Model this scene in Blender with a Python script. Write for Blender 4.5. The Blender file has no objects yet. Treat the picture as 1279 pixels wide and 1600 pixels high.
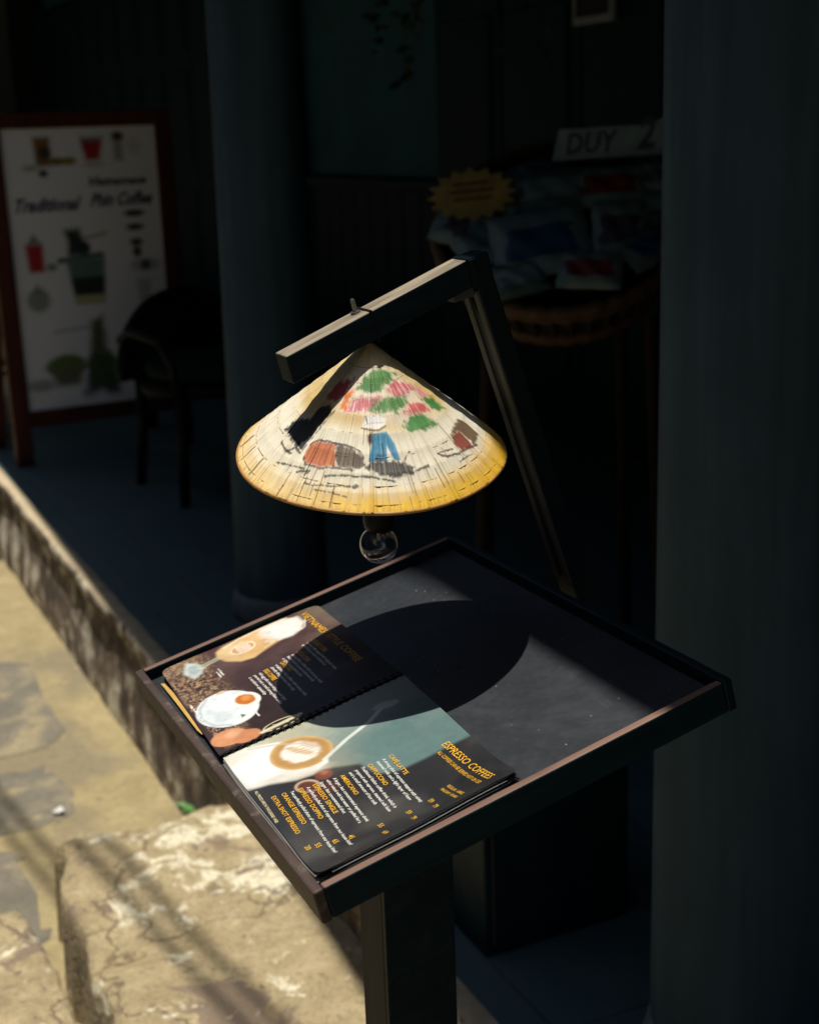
import bpy, bmesh, math, random
import numpy as np
from mathutils import Vector, Matrix, Quaternion

random.seed(7)
SC = bpy.context.scene
COL = SC.collection

# ------------------------------------------------------------------ camera
F_PX, CAM_H = 2200.0, 1.25                       # focal length in units of a 1600 high frame
g = Vector((930 - 639.5, 8900 - 800, F_PX)).normalized()      # direction of gravity in the camera (x right, y down, z forward)
up_c = -g
fwd_c = Vector((0, 0, 1))
y_c = (fwd_c - up_c * fwd_c.dot(up_c)).normalized()
x_c = y_c.cross(up_c)
ROT = Matrix((x_c, y_c, up_c))                   # camera vector -> world vector
right = ROT @ Vector((1, 0, 0)); upv = ROT @ Vector((0, -1, 0)); back = ROT @ Vector((0, 0, -1))
cd = bpy.data.cameras.new("camera")
cam = bpy.data.objects.new("camera", cd); COL.objects.link(cam)
m = Matrix((right, upv, back)).transposed().to_4x4(); m.translation = (0, 0, CAM_H)
cam.matrix_world = m
cd.sensor_fit = 'VERTICAL'; cd.sensor_height = 36; cd.sensor_width = 28.8
cd.lens = F_PX / 1600 * 36
cd.clip_start = 0.02; cd.clip_end = 2000
cd.dof.use_dof = True; cd.dof.focus_distance = 1.10; cd.dof.aperture_fstop = 8.0
SC.camera = cam

# ------------------------------------------------------------------ light
SUN_TRAVEL = Vector((0.098, 0.012, -1.0)).normalized()
EL = math.asin(-SUN_TRAVEL.z)
world = bpy.data.worlds.new("World"); SC.world = world; world.use_nodes = True
wn = world.node_tree.nodes; wl = world.node_tree.links
sky = wn.new("ShaderNodeTexSky"); sky.sky_type = 'NISHITA'; sky.sun_disc = False
sky.sun_elevation = EL; sky.sun_rotation = math.atan2(-SUN_TRAVEL.x, -SUN_TRAVEL.y)
bg = wn["Background"]; bg.inputs[1].default_value = 0.10
wl.new(sky.outputs[0], bg.inputs[0])
sd = bpy.data.lights.new("sun", 'SUN'); sd.energy = 5.0; sd.angle = math.radians(0.6); sd.color = (1.0, 0.955, 0.87)
so = bpy.data.objects.new("sun", sd); COL.objects.link(so)
so.rotation_mode = 'QUATERNION'; so.rotation_quaternion = SUN_TRAVEL.to_track_quat('-Z', 'Y')
so.location = (0, 0, 12)
SC.view_settings.view_transform = 'Standard'; SC.view_settings.look = 'None'
SC.view_settings.exposure = 0.10; SC.view_settings.gamma = 1.0
SC.render.engine = 'CYCLES'
SC.cycles.use_denoising = True
SC.cycles.max_bounces = 6; SC.cycles.diffuse_bounces = 4

# ------------------------------------------------------------------ frames
TL = Vector((-0.2613242, 1.22882527, -0.47790446 + CAM_H))    # street-side far corner of the tray's rim
E1 = Vector((0.88090031, 0.40875878, 0.23860197))             # up the slope of the tray
E2 = Vector((0.42091591, -0.90709966, 0.0))                   # along the street
EN = Vector((-0.21643577, -0.10043137, 0.97111745))           # tray normal
E1H = Vector((E1.x, E1.y, 0)).normalized()
def T(u, v, w=0.0): return TL + E2 * u + E1 * v + EN * w      # tray coordinates
def S(a, b, z=0.0):                                           # porch coordinates: a into the porch, b along the street
    p = TL + E1H * a + E2 * b; return Vector((p.x, p.y, z))
UPZ = Vector((0, 0, 1))

# ------------------------------------------------------------------ mesh helpers
class MB:
    def __init__(s): s.v = []; s.f = []; s.smooth = False
    def add(s, vs, fs):
        o = len(s.v); s.v += [Vector(q) for q in vs]; s.f += [tuple(i + o for i in f) for f in fs]; return s
    def box(s, o, x, y, z):                       # corner and three edge vectors
        o, x, y, z = Vector(o), Vector(x), Vector(y), Vector(z)
        vs = [o, o + x, o + x + y, o + y, o + z, o + x + z, o + x + y + z, o + y + z]
        fs = [(0, 3, 2, 1), (4, 5, 6, 7), (0, 1, 5, 4), (1, 2, 6, 5), (2, 3, 7, 6), (3, 0, 4, 7)]
        if x.cross(y).dot(z) < 0: fs = [f[::-1] for f in fs]
        return s.add(vs, fs)
    def cbox(s, c, x, y, z):
        x, y, z = Vector(x), Vector(y), Vector(z); return s.box(Vector(c) - (x + y + z) / 2, x, y, z)
    def tube(s, pts, r, n=8, cap=True, closed=False):
        pts = [Vector(q) for q in pts]; k = len(pts)
        rs = r if isinstance(r, (list, tuple)) else [r] * k
        ref = None; rings = []
        for i in range(k):
            if closed: t = pts[(i + 1) % k] - pts[i - 1]
            else: t = pts[min(i + 1, k - 1)] - pts[max(i - 1, 0)]
            t.normalize()
            if ref is None: ref = t.orthogonal().normalized()
            ref = (ref - t * ref.dot(t)).normalized(); bi = t.cross(ref)
            rings.append([pts[i] + (ref * math.cos(a) + bi * math.sin(a)) * rs[i] for a in [2 * math.pi * j / n for j in range(n)]])
        vs = [q for R in rings for q in R]; fs = []
        for i in range(k if closed else k - 1):
            i2 = (i + 1) % k
            for j in range(n):
                fs.append((i * n + j, i * n + (j + 1) % n, i2 * n + (j + 1) % n, i2 * n + j))
        if cap and not closed:
            fs.append(tuple(range(n))[::-1]); fs.append(tuple(range((k - 1) * n, k * n)))
        return s.add(vs, fs)
    def lathe(s, o, ax, prof, n=32, capb=True, capt=True):
        ax = Vector(ax).normalized(); x = ax.orthogonal().normalized(); y = ax.cross(x); o = Vector(o)
        vs = []; fs = []
        for r, h in prof:
            for j in range(n):
                a = 2 * math.pi * j / n; vs.append(o + ax * h + (x * math.cos(a) + y * math.sin(a)) * r)
        for i in range(len(prof) - 1):
            for j in range(n):
                fs.append((i * n + j, i * n + (j + 1) % n, (i + 1) * n + (j + 1) % n, (i + 1) * n + j))
        if capb: fs.append(tuple(range(n))[::-1])
        if capt: fs.append(tuple(range((len(prof) - 1) * n, len(prof) * n)))
        return s.add(vs, fs)
    def prism(s, poly, ext):
        ext = Vector(ext); k = len(poly); poly = [Vector(q) for q in poly]
        vs = poly + [q + ext for q in poly]
        fs = [tuple(range(k))[::-1], tuple(range(k, 2 * k))] + [(i, (i + 1) % k, (i + 1) % k + k, i + k) for i in range(k)]
        return s.add(vs, fs)
    def build(s, name, mat, parent=None, bevel=0.0, smooth=False, segs=2):
        base = parent_base(parent)
        me = bpy.data.meshes.new(name)
        me.from_pydata([tuple(q - base) for q in s.v], [], s.f); me.update()
        if smooth:
            for p_ in me.polygons: p_.use_smooth = True
        return finish(name, me, mat, parent, bevel, segs)
def parent_base(parent):
    b = Vector((0, 0, 0)); q = parent
    while q is not None: b = b + q.location; q = q.parent
    return b
def finish(name, me, mat, parent=None, bevel=0.0, segs=2):
    o = bpy.data.objects.new(name, me); COL.objects.link(o)
    if mat: me.materials.append(mat)
    if parent: o.parent = parent
    if bevel:
        b = o.modifiers.new("bevel", 'BEVEL'); b.width = bevel; b.segments = segs; b.limit_method = 'ANGLE'; b.angle_limit = math.radians(35)
    return o
def thing(name, loc, label, cat, group=None):
    o = bpy.data.objects.new(name, None); COL.objects.link(o); o.location = loc; o.empty_display_size = .05
    return tag(o, label, cat, group)
def tag(o, label, cat, group=None, kind=None):
    o["label"] = label; o["category"] = cat
    if cat in ("wall", "roof", "beam", "house", "step", "column", "pier", "shutter"): o["kind"] = "thing"
    if group: o["group"] = group
    if kind: o["kind"] = kind
    return o
def struct(o, label=None):
    o["kind"] = "structure"
    if label: o["label"] = label
    return o

# ------------------------------------------------------------------ materials
def lin(h):
    if isinstance(h, str):
        h = h.lstrip('#'); c = [int(h[i:i + 2], 16) / 255 for i in (0, 2, 4)]
        return tuple(x / 12.92 if x <= .04045 else ((x + .055) / 1.055) ** 2.4 for x in c)
    return tuple(h)
class NT:
    def __init__(s, name):
        s.m = bpy.data.materials.new(name); s.m.use_nodes = True; s.t = s.m.node_tree
        s.b = s.t.nodes["Principled BSDF"]
    def n(s, ty, **kw):
        q = s.t.nodes.new(ty)
        for k, v in kw.items(): setattr(q, k, v)
        return q
    def l(s, a, b): s.t.links.new(a, b)
    def coords(s, scale=(1, 1, 1), axis=None):
        tc = s.n("ShaderNodeTexCoord"); out = tc.outputs["Object"]
        if axis is not None:
            q = Vector(axis).normalized().rotation_difference(Vector((0, 0, 1)))
            mp = s.n("ShaderNodeMapping"); mp.inputs["Rotation"].default_value = q.to_euler(); s.l(out, mp.inputs[0]); out = mp.outputs[0]
        mp = s.n("ShaderNodeMapping"); mp.inputs["Scale"].default_value = scale; s.l(out, mp.inputs[0])
        return mp.outputs[0]
    def noise(s, vec, scale, detail=4, rough=.55, dist=0):
        q = s.n("ShaderNodeTexNoise"); q.inputs["Scale"].default_value = scale; q.inputs["Detail"].default_value = detail
        q.inputs["Roughness"].default_value = rough; q.inputs["Distortion"].default_value = dist
        s.l(vec, q.inputs["Vector"]); return q.outputs["Fac"]
    def ramp(s, fac, stops):
        q = s.n("ShaderNodeValToRGB"); r = q.color_ramp
        while len(r.elements) < len(stops): r.elements.new(.5)
        for e, (p_, c) in zip(r.elements, stops):
            e.position = p_; e.color = (*lin(c), 1) if not isinstance(c, (int, float)) else (c, c, c, 1)
        s.l(fac, q.inputs[0]); return q.outputs[0]
    def mix(s, fac, a, b, mode='MIX'):
        q = s.n("ShaderNodeMix", data_type='RGBA', blend_type=mode)
        for sock, val in ((q.inputs[0], fac), (q.inputs[6], a), (q.inputs[7], b)):
            if isinstance(val, (int, float)): sock.default_value = val
            elif isinstance(val, (tuple, str)): sock.default_value = (*lin(val), 1)
            else: s.l(val, sock)
        return q.outputs[2]
    def bump(s, h, strength=.3, dist=.002):
        q = s.n("ShaderNodeBump"); q.inputs["Strength"].default_value = strength; q.inputs["Distance"].default_value = dist
        s.l(h, q.inputs["Height"]); s.l(q.outputs[0], s.b.inputs["Normal"])
    def col(s, c):
        if isinstance(c, (tuple, str)): s.b.inputs["Base Color"].default_value = (*lin(c), 1)
        else: s.l(c, s.b.inputs["Base Color"])
    def rough(s, r):
        if isinstance(r, (int, float)): s.b.inputs["Roughness"].default_value = r
        else: s.l(r, s.b.inputs["Roughness"])
def wood(name, c1, c2, axis=(0, 0, 1), scale=60, rough=.6, bump=.3, lit_bleach=None, wear=None, spec=.12):
    k = NT(name); k.b.inputs["Specular IOR Level"].default_value = spec; vec = k.coords((1, 1, .06), axis)
    f = k.noise(vec, scale, 6, .6, .6); c = k.ramp(f, [(.3, c1), (.7, c2)])
    big = k.noise(k.coords(), 7, 3); c = k.mix(k.ramp(big, [(.35, .0), (.75, .55)]), c, c1)
    if wear:
        w = k.ramp(k.noise(k.coords(), 38, 6, .7), [(.54, 0.0), (.66, 1.0)]); c = k.mix(w, c, wear)
    if lit_bleach:  # upward faces turn paler: bleaching and light from above, both in the colour
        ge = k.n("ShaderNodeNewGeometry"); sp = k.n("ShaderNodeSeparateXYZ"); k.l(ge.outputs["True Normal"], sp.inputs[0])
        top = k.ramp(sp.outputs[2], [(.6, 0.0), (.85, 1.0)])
        bl = k.ramp(f, [(.25, lit_bleach[0]), (.7, lit_bleach[1])]); c = k.mix(top, c, bl)
    k.col(c); k.rough(rough); k.bump(f, bump, .0015); return k.m
def plain(name, c, rough=.6, metal=0.0, var=.25, nscale=30, bump=0.0):
    k = NT(name); c = lin(c); k.b.inputs["Specular IOR Level"].default_value = .1 if max(c) < .06 else .4; f = k.noise(k.coords(), nscale, 5, .6)
    k.col(k.ramp(f, [(.3, tuple(x * (1 - var) for x in c)), (.7, tuple(min(1, x * (1 + var)) for x in c))]))
    k.rough(rough); k.b.inputs["Metallic"].default_value = metal
    if bump: k.bump(f, bump, .003)
    return k.m
def print_mat(name, rough=.35, bump=0.0, bscale=300, trans=0.0):
    k = NT(name); a = k.n("ShaderNodeAttribute", attribute_name="print")
    k.col(a.outputs["Color"]); k.rough(rough)
    if bump: k.bump(k.noise(k.coords(), bscale, 4, .6), bump, .0006)
    if trans:
        tr = k.n("ShaderNodeBsdfTranslucent"); k.l(a.outputs["Color"], tr.inputs[0])
        mx = k.n("ShaderNodeMixShader"); mx.inputs[0].default_value = trans
        out = k.t.nodes["Material Output"]; k.l(k.b.outputs[0], mx.inputs[1]); k.l(tr.outputs[0], mx.inputs[2]); k.l(mx.outputs[0], out.inputs[0])
    return k.m

# ------------------------------------------------------------------ painting of flat prints into a colour attribute
def vnoise(X, Y, sc, seed=0):
    x, y = X * sc + 91.7 + seed * 13.1, Y * sc + 47.3 + seed * 7.7
    xi, yi = np.floor(x).astype(np.int64), np.floor(y).astype(np.int64); fx, fy = x - xi, y - yi
    fx, fy = fx * fx * (3 - 2 * fx), fy * fy * (3 - 2 * fy)
    def h(a, b):
        q = np.sin(a * 127.1 + b * 311.7 + seed * 74.7) * 43758.5453; return q - np.floor(q)
    return (h(xi, yi) * (1 - fx) + h(xi + 1, yi) * fx) * (1 - fy) + (h(xi, yi + 1) * (1 - fx) + h(xi + 1, yi + 1) * fx) * fy
def fbm(X, Y, sc, seed=0, o=4):
    r = 0; a = .5; t = 0
    for i in range(o): r = r + a * vnoise(X, Y, sc * 2 ** i, seed + i); t += a; a *= .5
    return r / t
def sstep(e0, e1, x): t = np.clip((x - e0) / (e1 - e0), 0, 1); return t * t * (3 - 2 * t)
class Paint:
    def __init__(s, X, Y, base): s.X, s.Y = X, Y; s.c = np.tile(np.array(lin(base)), (len(X), 1))
    def blend(s, a, c):
        c = np.array(lin(c)) if not isinstance(c, np.ndarray) else c
        a = np.clip(a, 0, 1)[:, None]; s.c = s.c * (1 - a) + c * a
    def ell(s, cx, cy, rx, ry, c, rot=0, soft=.1, a=1.0, rag=0, rs=40):
        ca, sa = math.cos(rot), math.sin(rot); x, y = s.X - cx, s.Y - cy
        d = np.sqrt(((x * ca + y * sa) / rx) ** 2 + ((-x * sa + y * ca) / ry) ** 2)
        if rag: d = d + rag * (fbm(s.X, s.Y, rs, 5) - .5) * 2
        s.blend(a * (1 - sstep(1 - soft, 1 + soft, d)), c)
    def sdist(s, pts):
        d = np.full(len(s.X), 1e9); ins = np.zeros(len(s.X), bool); k = len(pts)
        for i in range(k):
            (x0, y0), (x1, y1) = pts[i], pts[(i + 1) % k]
            ex, ey = x1 - x0, y1 - y0; t = np.clip(((s.X - x0) * ex + (s.Y - y0) * ey) / max(ex * ex + ey * ey, 1e-12), 0, 1)
            d = np.minimum(d, np.hypot(s.X - x0 - t * ex, s.Y - y0 - t * ey))
            if y0 != y1: ins ^= ((y0 > s.Y) != (y1 > s.Y)) & (s.X < (x1 - x0) * (s.Y - y0) / (y1 - y0) + x0)
        return np.where(ins, -d, d)
    def poly(s, pts, c, soft=.01, a=1.0, rag=0, rs=60, seed=3):
        d = s.sdist(pts)
        if rag: d = d + rag * (fbm(s.X, s.Y, rs, seed) - .5) * 2
        s.blend(a * (1 - sstep(-soft, soft, d)), c)
    def stroke(s, pts, w, c, soft=None, a=1.0, rag=0, rs=80):
        d = np.full(len(s.X), 1e9)
        for (x0, y0), (x1, y1) in zip(pts[:-1], pts[1:]):
            ex, ey = x1 - x0, y1 - y0; t = np.clip(((s.X - x0) * ex + (s.Y - y0) * ey) / max(ex * ex + ey * ey, 1e-12), 0, 1)
            d = np.minimum(d, np.hypot(s.X - x0 - t * ex, s.Y - y0 - t * ey))
        if rag: d = d + rag * (fbm(s.X, s.Y, rs, 9) - .5) * 2
        soft = soft or w * .5; s.blend(a * (1 - sstep(w - soft, w + soft, d)), c)
def grid_obj(name, P, nx, ny, colors, mat, parent, wrap=False, smooth=True, mask=None):
    """P: (ny*nx,3) world points, colours per point"""
    base = np.array(parent_base(parent)); me = bpy.data.meshes.new(name)
    idx = np.arange(nx * ny).reshape(ny, nx)
    if wrap: i2 = np.roll(idx, -1, axis=1); a, b, c, d = idx[:-1], i2[:-1], i2[1:], idx[1:]
    else: a, b, c, d = idx[:-1, :-1], idx[:-1, 1:], idx[1:, 1:], idx[1:, :-1]
    f = np.stack([a, b, c, d], -1).reshape(-1, 4)
    if mask is not None: f = f[mask[f].all(axis=1)]
    me.from_pydata((P - base).tolist(), [], f.tolist()); me.update()
    at = me.color_attributes.new("print", 'FLOAT_COLOR', 'POINT')
    at.data.foreach_set("color", np.concatenate([colors, np.ones((len(colors), 1))], 1).astype(np.float32).ravel())
    me.polygons.foreach_set("use_smooth", [smooth] * len(me.polygons))
    return finish(name, me, mat, parent)

# ------------------------------------------------------------------ lettering
_tc = {}
def text_shape(s, shear=0.0, bold=0.0):
    key = (s, shear, bold)
    if key not in _tc:
        cu = bpy.data.curves.new("t", 'FONT'); cu.body = s; cu.size = 1; cu.shear = shear; cu.resolution_u = 2; cu.offset = bold
        ob = bpy.data.objects.new("t", cu); COL.objects.link(ob)
        bpy.context.view_layer.update()
        me = bpy.data.meshes.new_from_object(ob.evaluated_get(bpy.context.evaluated_depsgraph_get()))
        vs = [(q.co.x, q.co.y) for q in me.vertices]; fs = [tuple(p_.vertices) for p_ in me.polygons]
        bpy.data.objects.remove(ob); bpy.data.curves.remove(cu); bpy.data.meshes.remove(me)
        _tc[key] = (vs, fs)
    return _tc[key]
def add_text(mb, s, fn, x0, y0, width, cap, slope=0.0, shear=0.0, bold=0.0):
    """lettering of given width and capital height starting at x0,y0 in the plane that fn(x,y) maps to the world"""
    vs, fs = text_shape(s, shear, bold)
    xs = [q[0] for q in vs]; lo, hi = min(xs), max(xs); k = width / (hi - lo); ky = cap / .70
    mb.add([fn(x0 + (x - lo) * k - y * ky * slope, y0 + y * ky + (x - lo) * k * slope) for x, y in vs], fs)

# ================================================================== SETTING
# --- street: sandy cement with worn grey flagstones set into it
k = NT("sandy_cement")
big = k.noise(k.coords(), 2.3, 4, .55, .4); fine = k.noise(k.coords(), 60, 6, .65); mid = k.noise(k.coords(), 9, 5, .6)
c = k.ramp(mid, [(.3, (.26, .205, .092)), (.7, (.385, .31, .155))])
c = k.mix(k.ramp(big, [(.44, .75), (.56, 0.0)]), c, (.185, .155, .098))
c = k.mix(k.ramp(fine, [(.35, .4), (.55, 0.0)]), c, (.16, .125, .075))
pit = k.noise(k.coords(), 26, 5, .72); gr = k.noise(k.coords(), 170, 3, .7)
c = k.mix(k.ramp(pit, [(.32, .6), (.40, 0.0)]), c, (.12, .095, .055))
c = k.mix(k.ramp(pit, [(.62, 0.0), (.70, .6)]), c, (.52, .43, .25))
c = k.mix(k.ramp(gr, [(.36, .5), (.5, 0.0)]), c, (.17, .13, .075))
k.col(c); k.rough(.9); k.bump(pit, .6, .006); M_cement = k.m
k = NT("grey_flagstone")
fine = k.noise(k.coords(), 60, 6, .65); mid = k.noise(k.coords(), 6, 6, .6, .4)
c = k.ramp(mid, [(.34, (.12, .108, .08)), (.52, (.17, .15, .108)), (.64, (.30, .245, .14))])
c = k.mix(k.ramp(fine, [(.35, .4), (.6, 0.0)]), c, (.09, .08, .06))
k.col(c); k.rough(.9); k.bump(mid, .3, .006); M_street = k.m
mb = MB(); GZ = -0.33
mb.add([S(-400, -400, GZ), S(-400, 400, GZ), S(400, 400, GZ), S(400, -400, GZ)], [(0, 1, 2, 3)])
street = struct(mb.build("street", M_cement, None))
rng = random.Random(3)
KERB = .525
def flag(a0, a1, b0, b1):
    cx_, cy_, rx_, ry_ = (a0 + a1) / 2, (b0 + b1) / 2, (a1 - a0) / 2, (b1 - b0) / 2; pts = []
    for i in range(28):
        t = 2 * math.pi * i / 28; ct, st = math.cos(t), math.sin(t); e = .28
        x = math.copysign(abs(ct) ** e, ct) * rx_; y = math.copysign(abs(st) ** e, st) * ry_
        pts.append(S(cx_ + x + rng.uniform(-.025, .025), cy_ + y + rng.uniform(-.025, .025), GZ - .03))
    MB().prism(pts, (0, 0, .0312 + rng.uniform(0, .001))).build("paving_slab", M_street, street)
for a0, a1, b0, b1 in ((-.55, .37, -3.15, -2.38), (-.35, .275, -2.29, -1.93), (-.6, .12, -1.86, -1.40), (-.6, .30, -3.75, -3.23), (-.55, .38, -4.6, -3.84)):
    flag(a0, a1, b0, b1)
b = -9.0
while b < 1.2:
    h = rng.choice((.55, .7, .85)); a = -2.9
    while a < -.75:
        w = rng.uniform(.5, .8); flag(a + .03, min(a + w, -.66), b + .03, b + h - .03); a += w + .02
    b += h

# --- porch: floor slab and its rough plinth towards the street
k = NT("porch_floor_tile")
br = k.n("ShaderNodeTexBrick"); br.inputs["Scale"].default_value = 1.0
br.offset = 0.5; br.inputs["Brick Width"].default_value = .3; br.inputs["Row Height"].default_value = .3; br.inputs["Mortar Size"].default_value = .004
tc = k.n("ShaderNodeTexCoord"); mp = k.n("ShaderNodeMapping"); mp.inputs["Rotation"].default_value = (0, 0, -math.atan2(E1H.y, E1H.x)); k.l(tc.outputs["Object"], mp.inputs[0]); k.l(mp.outputs[0], br.inputs["Vector"])
for i_, cc in (("Color1", (.046, .100, .110)), ("Color2", (.036, .082, .092)), ("Mortar", (.018, .040, .046))): br.inputs[i_].default_value = (*cc, 1)
dirt = k.noise(k.coords(), 7, 8, .72)
k.col(k.mix(k.ramp(dirt, [(.35, 0.0), (.7, .6)]), br.outputs[0], (.075, .110, .112))); k.rough(.6); k.bump(dirt, .1, .002); M_floor = k.m
mb = MB(); mb.box(S(KERB + .021, -14, -.2), E1H * 3.2, E2 * 20, (0, 0, .2))
struct(mb.build("porch_floor", M_floor))

k = NT("plinth_stucco")
v_ = k.coords((1, 1, .85)); f1 = k.noise(v_, 9, 8, .70, .1); f2 = k.noise(k.coords(), 55, 6, .65)
c = k.ramp(f1, [(.40, (.05, .035, .024)), (.48, (.16, .115, .08)), (.535, (.30, .24, .17)), (.575, (.72, .66, .52))])
c = k.mix(k.ramp(f2, [(.35, .5), (.6, 0.0)]), c, (.06, .042, .03))
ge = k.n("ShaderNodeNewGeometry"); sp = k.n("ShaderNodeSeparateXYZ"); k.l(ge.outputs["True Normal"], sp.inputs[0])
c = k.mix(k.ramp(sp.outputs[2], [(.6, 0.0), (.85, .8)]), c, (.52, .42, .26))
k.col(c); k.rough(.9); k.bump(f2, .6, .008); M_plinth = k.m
nx, nz = 520, 15
prof = [(0.0, GZ - .05)] + [(0, GZ + .01 + i * .0265) for i in range(11)] + [(-.004, -.048), (-.015, -.040), (-.018, -.012), (-.014, .002), (.0, .006), (.012, .006), (.022, .004), (.030, .002)]
nz = len(prof)
bb = np.linspace(-14, 3, nx)
P = []
for (da, z) in prof:
    for i, b_ in enumerate(bb):
        P.append((da, b_, z))
P = np.array(P)
up_m = sstep(-.30, -.05, P[:, 2])
face = (P[:, 0] < .02)
bulge = (fbm(P[:, 1], P[:, 2], 4, 2) - .5) * .018 + (fbm(P[:, 1], P[:, 2], 22, 8) - .5) * .004
edge = (fbm(P[:, 1], P[:, 1] * 0, 3.3, 21, 5) - .5) * .030
A_ = KERB + P[:, 0] + np.where(face & (P[:, 0] < .01), bulge * .8 + edge * np.where(P[:, 2] > -.05, 1.0, .25), 0) - (1 - up_m) * .020
Zz = P[:, 2] + np.where(P[:, 2] > -.03, (fbm(P[:, 1], P[:, 0], 7, 4) - .5) * .008 * (P[:, 0] < .05), 0)
W = np.array([tuple(S(a_, b_, z_)) for a_, b_, z_ in zip(A_, P[:, 1], Zz)])
o = grid_obj("porch_plinth", W, nx, nz, np.ones((len(W), 3)) * .5, M_plinth, None); struct(o)

# --- back wall of the shop: plaster above, plank wainscot below
M_teal = plain("teal_plaster", (.013, .105, .150), .8, var=.3, nscale=3, bump=.1)
M_darkwood = wood("dark_shop_wood", (.0035, .008, .0095), (.008, .0165, .019), (0, 0, 1), 40, .6)
AW = 2.8
M_shutter = wood("dark_teal_shutter", (.003, .018, .026), (.006, .036, .050), (0, 0, 1), 40, .6)
wall = thing("shop_wall", S(AW, -5, 0), "teal plastered shop wall above dark wooden wainscot at the back of the porch", "wall")
MB().box(S(AW, -14, 0), E1H * .2, E2 * 20, (0, 0, 3.0)).build("plaster", M_teal, wall)
sh = None
b = -13.9
while b < 5.6:
    MB().box(S(AW - .03, b + .006, .0), E1H * .028, E2 * .188, (0, 0, .96)).build("wainscot_plank", M_shutter, wall, bevel=.004); b += .2
MB().box(S(AW - .06, -13.9, .96), E1H * .06, E2 * 19.6, (0, 0, .05)).build("wainscot_cap", M_shutter, wall, bevel=.006)
# dark folding shutters beside the plaster panel
doors = thing("folding_shutter", S(AW, -3.6, 0), "dark teal wooden folding shutters behind the wicker basket, closed against the teal wall", "shutter")
for b0 in [-4.75 + i * .62 for i in range(7)] + [-13.4 + i * .62 for i in range(11)]:
    pn = MB().box(S(AW - .10, b0, .02), E1H * .035, E2 * .60, (0, 0, 2.4)).build("shutter_leaf", M_shutter, doors, bevel=.005)
    for z0, z1 in ((.12, .9), (1.05, 1.7), (1.82, 2.3)):
        MB().box(S(AW - .112, b0 + .08, z0), E1H * .012, E2 * .44, (0, 0, z1 - z0)).build("raised_panel", M_shutter, pn, bevel=.008)
# far end of the arcade
endw = thing("end_wall", S(1.6, -13.6, 0), "dark plaster wall closing the far end of the arcade", "wall")
MB().box(S(.9, -13.7, 0), E1H * 2.1, E2 * .2, (0, 0, 3)).build("plaster", plain("end_plaster", (.02, .022, .024), .85, bump=.2), endw)
MB().box(S(.9, -13.5, 0), E1H * 1.9, E2 * .03, (0, 0, .25)).build("skirting", M_darkwood, endw)
# --- roof over the porch; its eave throws the shade line along the kerb and over the tray
ZE = 2.70
eave = [(-14, .47), (-9, .40), (-4.4, .305), (-2.4, .250), (-1.27, .236), (-.66, .203), (-.2, .135), (0, .105), (.45, .10), (1.2, .06), (4.5, .02)]
roof = thing("porch_roof", S(1.6, -2, ZE), "dark timber ceiling of the porch with tiled eave", "roof")
poly = [S(a_, b_, ZE) for b_, a_ in eave] + [S(3.2, 4.5, ZE), S(3.2, -14, ZE)]
MB().prism(poly, (0, 0, .10)).build("ceiling_board", M_darkwood, roof)
for b_ in np.arange(-13.5, 4.4, .9):
    MB().box(S(.62, b_, ZE - .12), E1H * 2.15, E2 * .07, (0, 0, .118)).build("rafter", M_darkwood, roof)

# unseen lintel beam and near-end partition, added to keep light out of the porch
lint = MB().box(S(.84, -13.9, 1.98), E1H * .17, E2 * 18, (0, 0, .60)).build("added_lintel_beam", M_darkwood, None, bevel=.01)
tag(lint, "unseen dark timber beam added along the column tops to cut sky light in the porch", "beam")
side = thing("added_side_wall", S(1.8, 1.9, 0), "unseen dark boarded partition added at the near end of the porch to block light", "wall")
for i in range(11):
    MB().box(S(.62 + i * .2, 1.9, 0), E1H * .194, E2 * .04, (0, 0, 2.69)).build("board", M_darkwood, side, bevel=.003)
# unseen house behind the viewer, added to cut sky light and street bounce
M_och = plain("grey_plaster", (.10, .10, .10), .9, var=.3, nscale=2, bump=.2); M_shut = plain("green_shutter", (.02, .045, .04), .6)
house = thing("added_opposite_house", S(-3.3, 0, GZ), "unseen grey plastered shophouse row added across the narrow street to hold back light", "house")
MB().box(S(-3.6, -30, GZ - .02), E1H * .3, E2 * 60, (0, 0, 7.2)).build("wall", M_och, house)
MB().box(S(-3.7, -30, GZ + 7.19), E1H * .75, E2 * 60, (0, 0, .15)).build("cornice", M_och, house)
for i in range(12):
    b_ = -26 + i * 4.4
    for z_, h_ in ((.1, 2.3), (3.6, 1.7)):
        d_ = MB().box(S(-3.299, b_, GZ + z_), E1H * .05, E2 * 1.5, (0, 0, h_)).build("shutter", M_shut, house, bevel=.01)
        MB().box(S(-3.26, b_ - .08, GZ + z_ + h_ + .004), E1H * .08, E2 * 1.66, (0, 0, .1)).build("hood", M_och, house)

# --- worn stone step in front of the plinth
k = NT("step_stone")
big = k.noise(k.coords(), 4.2, 5, .6, .5); mid = k.noise(k.coords(), 16, 6, .65, .3); fine = k.noise(k.coords(), 90, 5, .6)
c = k.ramp(mid, [(.28, (.26, .20, .105)), (.52, (.36, .285, .155)), (.70, (.46, .375, .22))])
c = k.mix(k.ramp(big, [(.60, 0.0), (.63, .8)]), c, (.20, .15, .105))
def near(pt, r0, r1, amt):
    vm = k.n("ShaderNodeVectorMath", operation='DISTANCE'); k.l(k.coords(), vm.inputs[0]); vm.inputs[1].default_value = pt
    return k.ramp(vm.outputs["Value"], [(r0, amt), (r1, 0.0)])
lich = k.mix(1.0, k.noise(k.coords(), 9.0, 6, .68, .4), near(tuple(S(.43, -1.22, -.1)), .05, .36, .13), 'ADD')
brown = k.mix(1.0, k.noise(k.coords(), 5.0, 6, .62, .5), near(tuple(S(.30, -.62, -.1)), .08, .30, .16), 'ADD')
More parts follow.
